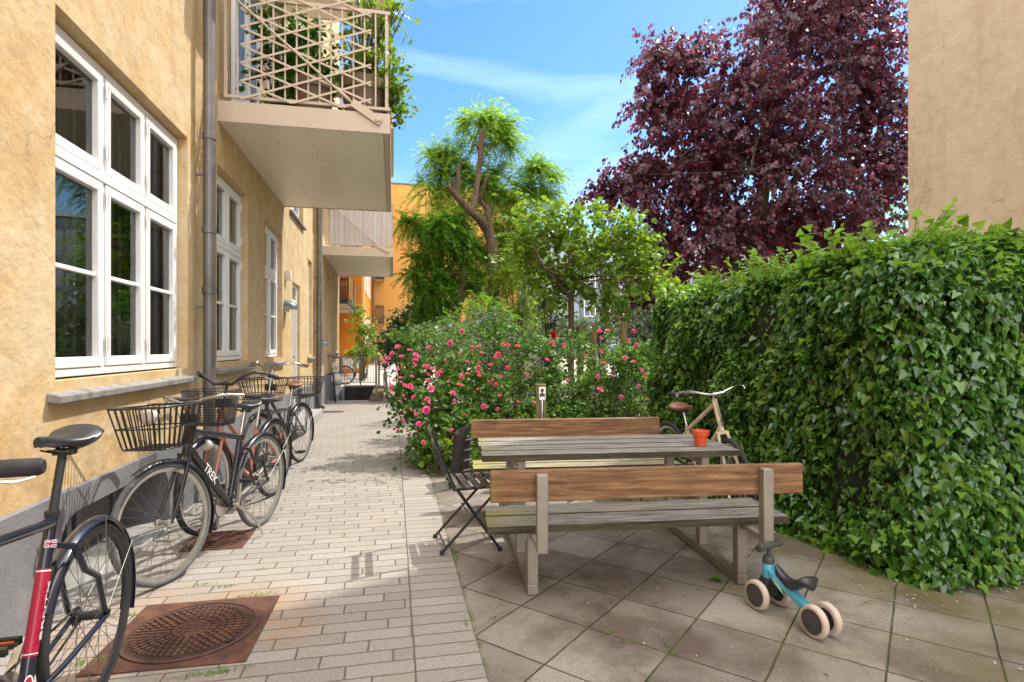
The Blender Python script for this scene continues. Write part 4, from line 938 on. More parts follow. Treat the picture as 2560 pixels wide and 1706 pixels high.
def bicycle(label, rear, front_dir, sp, group='bicycles parked along the ochre wall', name='bicycle'):
    R = sp.get('R', .345); wb = sp.get('wb', 1.06); tr = sp.get('tr', .018); fm = M[sp['frame']]; fen = sp.get('fender', 'black')
    root = thing(name, label, 'bicycle', rear, math.atan2(front_dir[1], front_dir[0]), group)
    root.rotation_euler = (R_(sp.get('lean', 0)), 0, math.atan2(front_dir[1], front_dir[0]))
    I = Matrix.Identity(4)
    hr, hf = Vector((0, 0, R)), Vector((wb, 0, R)); bb = Vector((.44, 0, .285)); tube = lambda mb, a, b, r, s=10: mb.tube([a, b], r, s)
    sa = R_(72); sdn = Vector((-math.cos(sa), 0, math.sin(sa))); stl = sp.get('st', .50); stt = bb + sdn * stl
    sz = sp['seat_z']; sadp = bb + sdn * ((sz - .285) / math.sin(sa))
    ha = Vector((-math.cos(R_(71)), 0, math.sin(R_(71)))); pf = Vector((math.sin(R_(71)), 0, math.cos(R_(71)))); A0 = hf - pf * .05
    crown = A0 + ha * (R + .055); hb = crown + ha * .015; ht = hb + ha * sp.get('hl', .16)
    bar_top = ht + ha * ((sp['bar_z'] - ht.z) / ha.z)
    steer = Matrix.Translation(A0) @ Matrix.Rotation(R_(sp.get('steer', 0)), 4, ha) @ Matrix.Translation(-A0)
    # frame
    mb = MB(); tr_ = sp.get('tube', .0165)
    tube(mb, hb - ha * .005, ht + ha * .005, tr_ * 1.15, 14); tube(mb, bb, stt, tr_, 14)
    mb.lathe([(.02, -.038), (.021, -.036), (.021, .036), (.02, .038)], bb, 'Y', 14)
    if sp.get('style', 'diamond') == 'diamond':
        tube(mb, stt - sdn * .03, ht - ha * .03, tr_ * .95, 14); tube(mb, bb, hb + ha * .03, tr_ * sp.get('fat', 1.15), 14)
    else:
        m1 = bb.lerp(hb, .5) + Vector((-.02, 0, -.05)); mb.tube([hb + ha * .02, hb.lerp(m1, .5) + Vector((-.01, 0, -.03)), m1, m1.lerp(bb, .5) + Vector((0, 0, -.015)), bb], tr_ * 1.1, 12)
        e = bb + sdn * stl * .45; m2 = e.lerp(ht, .5) + Vector((-.03, 0, -.05)); mb.tube([ht - ha * .03, ht.lerp(m2, .5) + Vector((-.01, 0, -.03)), m2, m2.lerp(e, .5) + Vector((0, 0, -.015)), e], tr_, 12)
    for s in (-1, 1):
        if sp.get('curvy'):
            pts = [stt - sdn * .10 + Vector((0, s * .012, 0)), stt - sdn * .10 + Vector((-.06, s * .05, -.03)), stt - sdn * .10 + Vector((-.115, s * .058, -.13)), hr + Vector((.085, s * .06, .18)), hr + Vector((.035, s * .06, .035)), hr + Vector((0, s * .06, .012))]
            mb.tube(pts, [.010, .012, .012, .011, .010, .010], 10)
        else: mb.tube([stt - sdn * .04 + Vector((0, s * .012, 0)), (stt - sdn * .04).lerp(hr, .25) + Vector((0, s * .038, 0)), hr + Vector((0, s * .058, 0))], .0085, 8)
        mb.tube([bb + Vector((-.02, s * .02, 0)), bb.lerp(hr, .35) + Vector((0, s * .042, 0)), hr + Vector((0, s * .058, 0))], .010, 8)
    fr_ = part('frame', mb, fm, root, smooth=60)
    # fork
    mb = MB()
    for s in (-1, 1): mb.tube([crown + Vector((0, s * .038, 0)), crown.lerp(hf, .6) + Vector((-.008, s * .05, 0)), hf + Vector((0, s * .055, 0))], [.014, .012, .009], 10)
    mb.bar(crown + Vector((0, -.05, 0)), crown + Vector((0, .05, 0)), .028, .022); tube(mb, crown, hb, .015)
    part('fork', mb.xf(steer), M[sp.get('fork', sp['frame'])], root, smooth=60)
    wheel(root, hr, R, tr, sp.get('rim', 'alu'), sp.get('tyre', 'rubber'), I)
    wheel(root, hf, R, tr, sp.get('rim', 'alu'), sp.get('tyre', 'rubber'), steer)
    if fen:
        o = part('mudguard', fender(0, R, R + .022, sp.get('f0', 205), 25, .028), M[fen], root, smooth=60)
        mb = MB(); 
        for s in (-1, 1): 
            for a in (150, 100): mb.tube([hr + Vector((0, s * .05, 0)), Vector(((R + .015) * math.cos(R_(a)), s * .027, R + (R + .015) * math.sin(R_(a))))], .0016, 5)
        part('stay', mb, M['spoke'], o)
        if not sp.get('no_front_fender'):
            o = part('mudguard', fender(wb, R, R + .022, 205, sp.get('f1', 60), .028).xf(steer), M[fen], root, smooth=60)
    # saddle and post
    mb = saddle_mesh(sadp, sp.get('sl', .27), sp.get('sw', .085)); sd_ = part('saddle', mb, M[sp.get('saddle', 'leather')], root, smooth=60)
    mb = MB(); tube(mb, stt - sdn * .03, sadp - sdn * .045, .0135, 12); mb.lathe([(.022, 0), (.022, .02)], stt - sdn * .01, seg=12); part('seatpost', mb, M[sp.get('post', 'chrome')], sd_)
    mb = MB(); q = sadp
    for s in (-1, 1): mb.tube([q + Vector((.13, s * .01, -.02)), q + Vector((.04, s * .022, -.042)), q + Vector((-.04, s * .024, -.042)), q + Vector((-.09, s * .035, -.022))], .0035, 6)
    mb.bar(q + Vector((0, -.03, -.046)), q + Vector((0, .03, -.046)), .04, .02); part('rails', mb, M['matte'], sd_)
    # handlebar
    mb = MB(); tube(mb, ht, bar_top, .0125, 12); cz = bar_top
    st_ = sp.get('bars', 'city'); gl = []
    if st_ == 'city':
        half = [Vector((.05, 0, .0)), Vector((.06, .06, .005)), Vector((.055, .14, .03)), Vector((.02, .215, .045)), Vector((-.05, .265, .035)), Vector((-.13, .29, .02)), Vector((-.22, .30, .01))]
    elif st_ == 'wide': half = [Vector((.06, 0, 0)), Vector((.07, .07, .0)), Vector((.075, .13, .02)), Vector((.075, .20, .03)), Vector((.065, .27, .03))]
    elif st_ == 'flat': half = [Vector((.06, 0, 0)), Vector((.06, .05, .0)), Vector((.04, .12, .03)), Vector((.02, .20, .04)), Vector((-.01, .265, .035))]
    else: half = [Vector((.06, 0, 0)), Vector((.06, .07, -.005)), Vector((.055, .15, .05)), Vector((.02, .22, .085)), Vector((-.06, .27, .075)), Vector((-.14, .295, .05)), Vector((-.22, .31, .03))]
    full = [cz + Vector((p.x, -p.y, p.z)) for p in half[::-1]] + [cz + p for p in half[1:]]
    mb.tube(full, .0112, 10); mb.bar(bar_top, cz + half[0], .03, .028)
    hbar = part('handlebar', mb.xf(steer), M[sp.get('bar_mat', 'chrome')], root, smooth=60)
    for s in (-1, 1):
        e = cz + Vector((half[-1].x, s * half[-1].y, half[-1].z)); a = cz + Vector((half[-2].x, s * half[-2].y, half[-2].z)); d = (e - a).normalized()
        mb = MB(); gr = sp.get('grip_r', .0165); mb.tube([e - d * .125, e - d * .12, e - d * .06, e - d * .006, e + d * .003], [gr * .8, gr, gr * 1.04, gr, gr * .75], 16); part('grip', mb.xf(steer), M[sp.get('grip', 'rubber')], hbar, smooth=50)
        mb = MB(); b0 = e - d * .15; dn = Vector((.25, 0, -1)).normalized() * .02; out = Vector((.035, 0, -.02))
        mb.tube([b0 + out * .3, b0 + out, b0 + out * 1.1 + d * .05, b0 + out * 1.2 + d * .12, b0 + out * .9 + d * .15], [.008, .007, .005, .0045, .004], 6); part('brake_lever', mb.xf(steer), M['chrome'], hbar)
        mb = MB(); mb.tube([b0 + out * .8, b0 + Vector((.10, -s * .05, .03)), cz + Vector((.14, s * .05, .02)), cz + Vector((.10, s * .01, -.12)), crown + Vector((.03, 0, .05))], .0028, 5); part('cable', mb.xf(steer), M['matte'], hbar)
    if sp.get('bell'):
        mb = MB(); c = cz + Vector((.05, -.15, .045)); mb.lathe([(.012, -.02), (.012, 0), (.03, .002), (.030, .010), (.022, .024), (.006, .031), (.001, .032)], c, seg=16); part('bell', mb.xf(steer), M['chrome'], hbar)
    # cranks
    mb = MB(); mb.lathe([(.085, -.052), (.088, -.050), (.088, -.046), (.085, -.044)], bb, 'Y', 36); ca = R_(sp.get('crank', -75))
    cd_ = Vector((math.cos(ca), 0, math.sin(ca))) * .17
    for s in (-1, 1):
        mb.bar(bb + Vector((0, s * .062, 0)) , bb + cd_ * (-s) + Vector((0, s * .068, 0)), .012, .024, (0, 1, 0))
    mb.tube([bb + Vector((0, -.07, 0)), bb + Vector((0, .07, 0))], .012, 8); ck = part('crankset', mb, M[sp.get('crank_mat', 'alu')], root, bevel=.002)
    for s in (-1, 1):
        mb = MB(); q = bb + cd_ * (-s) + Vector((0, s * .072, 0))
        for dx in (-.038, .038): mb.box(q.x + dx - .009, q.x + dx + .009, q.y + (.012 if s > 0 else -.10), q.y + (.10 if s > 0 else -.012), q.z - .012, q.z + .012)
        mb.tube([q, q + Vector((0, s * .10, 0))], .01, 6); part('pedal', mb, M['matte'], ck)
        mb = MB(); mb.box(q.x - .03, q.x + .03, q.y + s * .055 - .03, q.y + s * .055 + .03, q.z - .004, q.z + .004); mb.box(q.x - .049, q.x - .0472, q.y + s * .055 - .022, q.y + s * .055 + .022, q.z - .008, q.z + .008); part('pedal_reflector', mb, M['amber'], ck)
    if sp.get('chainguard'):
        mb = MB(); pts = []; 
        for i in range(13): a = R_(-90 + 180 * i / 12); pts.append((bb.x + .105 * math.cos(a), bb.z + .105 * math.sin(a)))
        for i in range(7): a = R_(90 + 180 * i / 6); pts.append((hr.x + .055 * math.cos(a), hr.z + .055 * math.sin(a)))
        mb.loft([[(x, -.056, z) for x, z in pts], [(x, -.038, z) for x, z in pts]]); part('chain_guard', mb, M['matte'], root, bevel=.006)
    else:
        mb = MB(); n = 60; pts = [bb + Vector((.086 * math.cos(R_(a)), -.048, .086 * math.sin(R_(a)))) for a in range(-90, 91, 15)] + [hr + Vector((.035 * math.cos(R_(a)), -.048, .035 * math.sin(R_(a)))) for a in range(90, 271, 30)]
        mb.tube(pts, .0045, 5, closed=True); mb.lathe([(.036, -.05), (.036, -.046)], hr, 'Y', 18); part('chain', mb, M['matte'], root)
    # extras
    bk = sp.get('basket')
    if bk:
        mb = MB(); kind, dx, z0, z1, l0, w0, l1, w1, nl, nw, rows, rr = bk; basket(mb, bar_top.x + dx, z0, z1, l0, w0, l1, w1, nl, nw, rows, rr)
        o = part('basket', mb.xf(steer), M['black' if kind == 'wire' else 'matte'], root, smooth=60)
        mb = MB(); q = bar_top + Vector((.05, 0, -.06)); mb.box(q.x - .01, q.x + .02, -.06, .06, (z0 + z1) / 2 - .02, (z0 + z1) / 2 + .05); part('bracket', mb.xf(steer), M['matte'], o, bevel=.003)
    if sp.get('lamp'):
        lx, ly, lz = sp['lamp']; mb = MB(); mb.lathe([(.001, .0), (.030, .004), (.052, .012), (.056, .024), (.044, .05), (.015, .07)], (0, 0, 0), 'X', 20); mb.xf(Matrix.Translation((lx, ly, lz)) @ Matrix.Rotation(R_(180), 4, 'Z') @ Matrix.Diagonal((1, 1.25, .8, 1))); part('headlight', mb.xf(steer), M['lens'], root, smooth=60)
    if sp.get('rack'):
        mb = MB(); z = 2 * R + .075
        for s in (-1, 1):
            mb.tube([(.12, s * .03, z), (.05, s * .06, z), (-.30, s * .06, z), (-.34, s * .03, z)], .006, 7); mb.tube([(-.12, s * .06, z), (0, s * .066, R)], .005, 6); mb.tube([(-.02, s * .06, z), (0, s * .066, R)], .005, 6)
        for x in (.0, -.12, -.24): mb.tube([(x, -.06, z), (x, .06, z)], .005, 6)
        o = part('rack', mb, M['matte'], root)
        if sp.get('rear_basket'):
            mb = MB(); basket(mb, -.16, z + .02, z + .24, .32, .24, .40, .34, 9, 7, 4, .003); part('rear_basket', mb, M['black'], root, smooth=60)
    if sp.get('kick'):
        mb = MB(); mb.tube([bb + Vector((-.06, .02, -.02)), bb + Vector((-.16, .11, -.15)), bb + Vector((-.20, .14, -.275))], [.011, .010, .009], 8); part('kickstand', mb, M['alu'], root)
    if sp.get('reflector'):
        mb = MB(); q = sp['reflector']; mb.lathe([(.001, -.012), (.012, -.01), (.016, 0), (.012, .01), (.001, .012)], (0, 0, 0), 'Y', 10); mb.xf(Matrix.Translation((q[0] * math.cos(R_(q[1])), 0, R + q[0] * math.sin(R_(q[1])))) @ Matrix.Diagonal((1, .8, 2.2, 1))); part('spoke_reflector', mb, M['amber'], root)
    root['_'] = 0; del root['_']
    return root, dict(bb=bb, sdn=sdn, hb=hb, ht=ht, stt=stt, R=R, ha=ha)

# A: navy bicycle at the lower left
a = R_(-2); hA = Vector((-1.14, 2.475, 0))
bA, k = bicycle('navy black bicycle with crimson seat tube band and flag sticker nearest the camera', hA, (-math.sin(a), -math.cos(a)),
    dict(frame='navy', seat_z=1.06, bar_z=1.06, bars='wide', grip_r=.0215, saddle='leather', sl=.28, sw=.088, fender='navy', f0=200, R=.35, tr=.0165, st=.56, rim='matte', post='matte', curvy=True, tube=.0195, crank=135, bar_mat='black', no_front_fender=True, wb=1.12))
def on_seat_tube(mb, s0, s1, r, n=16, arc_=(0, 360)):
    b, d = k['bb'], k['sdn']; x_ = Vector((0, 1, 0)); y_ = d.cross(x_); rings = []
    for s in (s0, s1): rings.append([b + d * s + (x_ * math.cos(R_(arc_[0] + (arc_[1] - arc_[0]) * i / n)) + y_ * math.sin(R_(arc_[0] + (arc_[1] - arc_[0]) * i / n))) * r for i in range(n + 1)])
    mb.add(rings[0] + rings[1], [(i, i + 1, n + 2 + i, n + 1 + i) for i in range(n)])
mb = MB(); on_seat_tube(mb, .125, .385, .0201); dc = part('seat_tube_band', mb, M['decal_red'], bA, smooth=80)
mb = MB(); on_seat_tube(mb, .131, .134, .0204); on_seat_tube(mb, .376, .380, .0204); part('band_line', mb, M['decal_white'], dc, smooth=80)
# white lettering running up the band, on the side towards the path and half round the tube
b, d = k['bb'], k['sdn']; fwd = Vector((math.cos(R_(-25)), 0, 0))
nrm = Vector((-.30, .95, 0)); nrm = (nrm - d * nrm.dot(d)).normalized(); ydir = -(d.cross(nrm)).normalized()
Ml = Matrix((( d.x, -ydir.x * -1, nrm.x, 0), (d.y, ydir.y, nrm.y, 0), (d.z, ydir.z, nrm.z, 0), (0, 0, 0, 1)))
Ml = Matrix.Translation(b + d * .255 + nrm * .0204) @ Matrix(((d.x, (nrm.cross(d)).x, nrm.x, 0), (d.y, (nrm.cross(d)).y, nrm.y, 0), (d.z, (nrm.cross(d)).z, nrm.z, 0), (0, 0, 0, 1)))
letters('BRNTX', .055, 'lettering', 'decal_white', dc, Ml)
# small union flag sticker higher up the tube
nf = Vector((.72, .69, 0)); nf = (nf - d * nf.dot(d)).normalized(); xf_ = d.cross(nf) * -1
Mf = Matrix.Translation(b + d * .462 + nf * .0203) @ Matrix(((xf_.x, d.x, nf.x, 0), (xf_.y, d.y, nf.y, 0), (xf_.z, d.z, nf.z, 0), (0, 0, 0, 1)))
fl = MB(); fl.box(-.017, .017, -.012, .012, -.002, .0); fo = part('flag_sticker', fl.xf(Mf), M['decal_white'], bA)
fl = MB()
for sx in (-1, 1):
    for sy in (-1, 1): fl.add([(sx * .0155, sy * .0045, .0004), (sx * .0155, sy * .0085, .0004), (sx * .006, sy * .0045, .0004)], [(0, 1, 2)]); fl.add([(sx * .0115, sy * .0105, .0004), (sx * .0045, sy * .0105, .0004), (sx * .0045, sy * .0065, .0004)], [(0, 1, 2)])
part('flag_field', fl.xf(Mf), M['decal_blue'], fo, smooth=0)
fl = MB(); fl.box(-.017, .017, -.0022, .0022, .0001, .0006); fl.box(-.0022, .0022, -.012, .012, .0002, .0007)
for sx, sy in ((1, 1), (-1, -1), (1, -1), (-1, 1)): fl.bar((sx * .0165, sy * .0108, .0005), (sx * .003, sy * .0025, .0005), .0012, .0004)
part('flag_cross', fl.xf(Mf), M['decal_red'], fo, smooth=0)
mb = MB(); pts = [(.012 * math.cos(R_(t)), .024 * math.sin(R_(t)) + (.014 if math.sin(R_(t)) > 0 else -.014)) for t in range(0, 360, 15)]
mb.loft([[(x, y, 0) for x, y in pts], [(x, y, .001) for x, y in pts]]); Mb = Matrix.Translation(b + d * .035 + nf * .0204) @ Matrix(((xf_.x, d.x, nf.x, 0), (xf_.y, d.y, nf.y, 0), (xf_.z, d.z, nf.z, 0), (0, 0, 0, 1)))
bo = part('badge_sticker', mb.xf(Mb), M['decal_white'], bA)
mb = MB(); pts = [(x * .82, y * .88) for x, y in pts]; mb.loft([[(x, y, .0012) for x, y in pts], [(x, y, .0016) for x, y in pts]]); part('badge_field', mb.xf(Mb), M['decal_red'], bo)
mb = MB(); mb.box(-.016, .016, .006, .016, .0018, .0024); part('badge_scroll', mb.xf(Mb), M['decal_white'], bo)

# B: black bicycle with the wire basket
hB = Vector((-1.005, 4.73, 0)); fB = Vector((-1.307, 3.68, 0)); dB = (fB - hB).normalized()
bB, k = bicycle('black bicycle with wide black wire front basket and white lettering on its down tube', hB, dB,
    dict(frame='black', seat_z=.96, bar_z=1.03, bars='city', saddle='leather', R=.352, tr=.019, st=.50, steer=-11, wb=(fB - hB).length, tube=.0205, fat=1.4, lamp=(1.20, .02, .985), tyre='rubber_grey', rim='alu', kick=True, curvy=True, crank=-80, crank_mat='alu',
         chainguard=False, fork='black', basket=('wire', .30, .80, 1.04, .22, .30, .30, .40, 6, 8, 3, .0042), grip='rubber'))
dt = k['hb'] + k['ha'] * .03 - k['bb']; L_ = dt.length; u = dt.normalized(); s_ = Vector((0, 1, 0)); v = s_.cross(u) * 1
q = k['bb'] + u * L_ * .56 + s_ * .0294
ex = -u; ez = s_; ey = ez.cross(ex)
letters('TREK', .076, 'lettering', 'decal_white', bB, Matrix.Translation(q) @ Matrix(((ex.x, ey.x, ez.x, 0), (ex.y, ey.y, ez.y, 0), (ex.z, ey.z, ez.z, 0), (0, 0, 0, 1))))
# C: copper pink step-through with the mesh basket
hC = Vector((-1.10, 5.66, 0)); fC = Vector((-1.37, 4.60, 0)); dC = (fC - hC).normalized()
bicycle('copper pink bicycle with mesh front basket, black curved handlebar and wide black saddle', hC, dC,
    dict(frame='pink', style='step', seat_z=.93, bar_z=1.10, bars='high', saddle='leather', sl=.25, sw=.11, R=.352, tr=.020, st=.42, wb=(fC - hC).length, bar_mat='matte', fender='black', chainguard=True, lamp=(1.12, 0, .66), rack=True, reflector=(.24, 130), crank=-20,
         basket=('mesh', .22, .80, 1.06, .20, .26, .26, .34, 22, 26, 14, .0016)))
# D: black bicycle with the brown saddle and two wire baskets
hD = Vector((-1.10, 7.28, 0)); fD = Vector((-1.36, 6.25, 0)); dD = (fD - hD).normalized()
bicycle('black bicycle with brown leather saddle, wire baskets front and rear, nearest the doorstep', hD, dD,
    dict(frame='black', style='step', seat_z=.95, bar_z=1.17, bars='city', saddle='tan', sl=.26, sw=.09, R=.35, tr=.018, st=.44, wb=(fD - hD).length, fender='black', chainguard=True, rack=True, rear_basket=True, bell=True, grip='tan', crank=40,
         basket=('wire', .22, .82, 1.06, .24, .30, .34, .42, 7, 9, 4, .0034)))
# white bicycle leaning into the ivy
hW = Vector((2.63, 5.05, 0)); fW = Vector((2.68, 4.03, 0)); dW = (fW - hW).normalized()
bicycle('rusty ivory bicycle with worn brown saddle leaning against the ivy hedge', hW, dW,
    dict(frame='ivory', style='diamond', seat_z=.84, bar_z=1.0, bars='city', saddle='tan', sl=.25, sw=.10, R=.335, tr=.022, st=.40, hl=.26, wb=(fW - hW).length, fender=None, rim='alu', tyre='rubber', steer=-15, lean=3, crank=30, fork='ivory', tube=.019), None)
# bicycles further off
bicycle('silver bicycle leaning on the tube handrail by the stairwell', (-.10, 14.75, 0), (-.06, 1), dict(frame='alu', style='step', seat_z=.92, bar_z=1.08, bars='city', fender='alu', st=.42, chainguard=True, rack=True, tyre='rubber_grey', lean=-5, basket=('wire', .2, .8, 1.02, .2, .26, .28, .36, 6, 7, 4, .004), crank=10), None)
bicycle('black bicycle standing beyond the stair railing at the house corner', (-1.74, 21.9, rise(21.9)), (-1, .12), dict(frame='black', style='diamond', seat_z=.94, bar_z=1.05, bars='flat', fender='black', tr=.024, lean=2), None)
bicycle('black bicycle parked between the rose bushes and the ivy hedge', (3.55, 8.6, 0), (.85, .5), dict(frame='black', style='step', seat_z=.92, bar_z=1.0, bars='city', fender='black', chainguard=True, rack=True, lean=4), None)
# cargo bicycle in the far courtyard
t = thing('cargo_bicycle', 'black three wheeled cargo bicycle with pale box in the far courtyard', 'cargo bike', (-1.85, 27.0, rise(27)), R_(100))
mb = MB(); mb.loft([[(-.35, -.38, .35), (.35, -.38, .35), (.35, .38, .35), (-.35, .38, .35)], [(-.42, -.45, .88), (.45, -.45, .88), (.45, .45, .88), (-.42, .45, .88)]], cap=False); mb.box(-.35, .35, -.38, .38, .34, .36); part('box', mb, M['cream'], t, smooth=0)
mb = MB(); mb.box(-.44, .47, -.47, .47, .885, .91); part('cover', mb, M['matte'], t)
for s in (-1, 1): wheel(t, (0.05, s * .52, .26), .26, .02, 'alu', 'rubber', Matrix.Identity(4), 20)
wheel(t, (-1.25, 0, .33), .33, .02, 'alu', 'rubber', Matrix.Identity(4), 24)
mb = MB(); mb.tube([(-.35, 0, .5), (-.8, 0, .45), (-1.25, 0, .33)], .025, 8); mb.tube([(-.8, 0, .45), (-.95, 0, .95)], .018, 8); mb.tube([(-.45, -.35, 1.1), (-.3, -.35, .9), (-.3, .35, .9), (-.45, .35, 1.1)], .014, 8); part('frame', mb, M['black'], t)
part('saddle', saddle_mesh(Vector((-.95, 0, .99))), M['leather'], t)
# ---------------------------------------------------------------- picnic table with fixed benches
t = thing('picnic_table', 'long weathered picnic table with two fixed benches with warm brown backrests on steel frames', 'picnic table', (1.44, 3.83, 0), R_(-5))
mb = MB(); ys = np.linspace(-.375, .362, 5)
for i in range(4): mb.box(-.862 + .012 * (i % 2), .862 - .008 * ((i + 1) % 2), ys[i] + .013, ys[i + 1] - .013, .660, .700)
for x in (-.61, .61):
    for i in range(4): mb.lathe([(.012, 0), (.011, .0025), (.001, .003)], (x + .012 * (-1) ** i, (ys[i] + ys[i + 1]) / 2 + .02, .700), seg=10)
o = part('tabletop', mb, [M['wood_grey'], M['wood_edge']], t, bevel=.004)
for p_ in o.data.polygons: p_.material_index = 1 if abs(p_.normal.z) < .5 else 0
for s, a, b, mat in ((-1, -.875, -.470, 'wood_seat'), (1, .615, .985, 'wood_moss')):
    mb = MB(); c = (a + b) / 2
    mb.box(-.868, .872, a, c - .011, .368, .411); mb.box(-.860, .865, c + .011, b, .368, .411)
    for x in (-.61, .61):
        for q in (a + .06, c - .07, c + .07): mb.lathe([(.011, 0), (.010, .0025), (.001, .003)], (x, q, .411), seg=10)
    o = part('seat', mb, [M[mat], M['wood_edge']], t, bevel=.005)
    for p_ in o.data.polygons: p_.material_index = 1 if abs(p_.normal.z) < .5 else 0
for yb, yp in ((-.998, -1.047), (1.100, 1.149)):
    mb = MB(); mb.box(-.865, .865, yb - .021, yb + .021, .578, .742); part('backrest', mb, M['wood_back'], t, bevel=.007)
    for x in (-.60, .63):
        mb = MB(); mb.box(x - .029, x + .029, yp - .027, yp + .027, .325, .728); part('backrest_post', mb, M['galv'], t, bevel=.004)
for x in (-.61, .625):
    mb = MB(); w_ = .030
    mb.box(x - w_, x + w_, -.81, .86, .002, .06); mb.box(x - w_, x + w_, -.81, -.75, .0605, .366); mb.box(x - w_, x + w_, .80, .86, .0605, .366)
    for y in (-.28, .28): mb.box(x - w_, x + w_, y - .03, y + .03, .0605, .60)
    mb.box(x - w_ + .004, x + w_ - .004, -.34, .34, .6005, .655)
    for yp, yl, ya in ((-1.02, -.8105, -.49), (1.122, .8605, .64)): mb.box(x - .018, x + .018, min(yp, yl), max(yp, yl), .335, .366)
    mb.box(x - .02, x + .02, -.7495, -.50, .336, .366); mb.box(x - .02, x + .02, .63, .7995, .336, .366)
    part('frame', mb, M['galv'], t, bevel=.004)

# ---------------------------------------------------------------- folding chair
t = thing('folding_chair', 'black folding bistro chair with dark wooden slats at the end of the picnic table', 'chair', (.515, 4.0, 0), R_(3))
for s in (-1, 1):
    mb = MB(); mb.bar((-.272, s * .205, .83), (-.235, s * .205, .70), .008, .022, (1, 0, 0)); mb.tube([(-.272, s * .205, .835), (-.20, s * .205, .62), (-.135, s * .205, .47), (-.06, s * .205, .36), (.185, s * .205, .012)], .0095, 8); part('back_leg', mb, M['black'], t)
    mb = MB(); mb.tube([(.19, s * .178, .425), (-.205, s * .178, .012)], .0095, 8); part('front_leg', mb, M['black'], t)
    mb = MB(); mb.bar((-.13, s * .165, .425), (.20, s * .165, .432), .006, .022); part('seat_rail', mb, M['black'], t)
    for x, yy in ((.186, s * .205), (-.206, s * .178)): mb = MB(); mb.lathe([(.015, 0), (.017, .006), (.013, .024)], (x, yy, 0), seg=10); part('foot_cap', mb, M['rubber'], t)
for (x, z) in ((.17, .033), (-.18, .038), (-.01, .23)): mb = MB(); mb.tube([(x, -.2, z), (x, .2, z)], .006, 7); part('stretcher', mb, M['black'], t)
for i in range(5):
    x = -.10 + i * .068; mb = MB(); mb.box(x - .024, x + .024, -.215, .215, .436, .450); part('slat', mb, M['wood_dark'], t, bevel=.004)
for (x, z) in ((-.258, .785), (-.228, .70)): mb = MB(); mb.bar((x, -.20, z), (x, .20, z), .012, .045, (-.33, 0, 1)); part('back_slat', mb, M['wood_dark'], t, bevel=.003)
# pot on the table
mb = MB(); mb.lathe([(.001, 0), (.038, 0), (.050, .074), (.0505, .0745), (.0590, .0755), (.0615, .104), (.0605, .1055), (.055, .1055), (.051, .080), (.036, .012), (.001, .010)], (0, 0, 0), seg=40)
o = part('flower_pot', mb, M['terracotta'], smooth=30); o.location = P(1751, 1114, z=.702); tag(o, 'small empty terracotta flower pot standing on the picnic table', 'flower pot')

# ---------------------------------------------------------------- toddler ride-on
t = thing('balance_bike', 'toddler balance bike with sky blue frame, four pale wheels and black saddle on the slabs', 'balance bike', (1.978, 2.525, 0), R_(99))
r = .077
for ax, yy, nm in ((.163, .074, 'f'), (-.163, .042, 'r')):
    for s in (-1, 1):
        mb = MB(); prof = [(.052, -.016), (.066, -.018), (.0745, -.013), (r, -.004), (r, .004), (.0745, .013), (.066, .018), (.052, .016)]
        mb.lathe(prof, (ax, s * yy, r), 'Y', 40); w_ = part('wheel', mb, M['toy_tyre'], t, smooth=50)
        mb = MB(); mb.lathe([(.001, s * .0215), (.020, s * .0212), (.046, s * .0175), (.054, s * .0165), (.0555, s * .0195), (.058, s * .0195), (.058, s * .010), (.001, s * .010)], (ax, s * yy, r), 'Y', 36); part('hub_disc', mb, M['toy_grey'], w_, smooth=30)
        mb = MB(); mb.lathe([(.001, -s * .0175), (.050, -s * .0172), (.056, -s * .010), (.001, -s * .010)], (ax, s * yy, r), 'Y', 30); part('inner_disc', mb, M['matte'], w_, smooth=30)
    mb = MB(); mb.tube([(ax, -yy, r), (ax, yy, r)], .010, 8); part('axle', mb, M['matte'], t)
mb = MB(); mb.loft([[(.163 + dx * a, dy * b_, z) for dx, dy in ((-1, -1), (1, -1), (1, 1), (-1, 1))] for z, a, b_ in ((.06, .022, .050), (.115, .026, .050), (.150, .030, .034), (.168, .026, .026))]); part('fork', mb, M['matte'], t, bevel=.008)
mb = MB()
def rr(cx, cz, hw, hh, tilt):
    pts = []; 
    for k in range(16):
        a = 2 * math.pi * k / 16; yy = hw * max(-1, min(1, 1.25 * math.cos(a))); q = hh * max(-1, min(1, 1.25 * math.sin(a))); pts.append((cx + q * math.sin(R_(tilt)), yy, cz + q * math.cos(R_(tilt))))
    return pts
mb.loft([rr(.150, .205, .026, .036, 30), rr(.118, .190, .027, .033, 32), rr(.060, .165, .026, .027, 28), rr(-.02, .130, .025, .024, 25), rr(-.10, .100, .023, .021, 20), rr(-.155, .082, .016, .016, 15)])
mb.lathe([(.029, .163), (.031, .168), (.031, .232), (.028, .238)], (.158, 0, 0), seg=24); fr_ = part('frame', mb, M['toy_blue'], t, smooth=50)
mb = MB(); mb.lathe([(.030, .158), (.033, .160), (.033, .164), (.030, .166)], (.158, 0, 0), seg=20); mb.lathe([(.028, .236), (.031, .239), (.031, .262), (.024, .276), (.012, .280)], (.158, 0, 0), seg=20); mb.tube([(.158, 0, .275), (.155, 0, .325)], .0105, 12); part('steering_stem', mb, M['toy_grey'], t)
hd = Matrix.Rotation(R_(10), 4, 'Z')
mb = MB(); mb.lathe([(.010, -.092), (.019, -.090), (.019, -.078), (.0160, -.076), (.0160, .076), (.019, .078), (.019, .090), (.010, .092)], (0, 0, 0), 'Y', 18); mb.xf(Matrix.Translation((.153, 0, .330)) @ hd); part('handlebar', mb, M['toy_grey'], t, smooth=40)
mb = MB(); rings = []
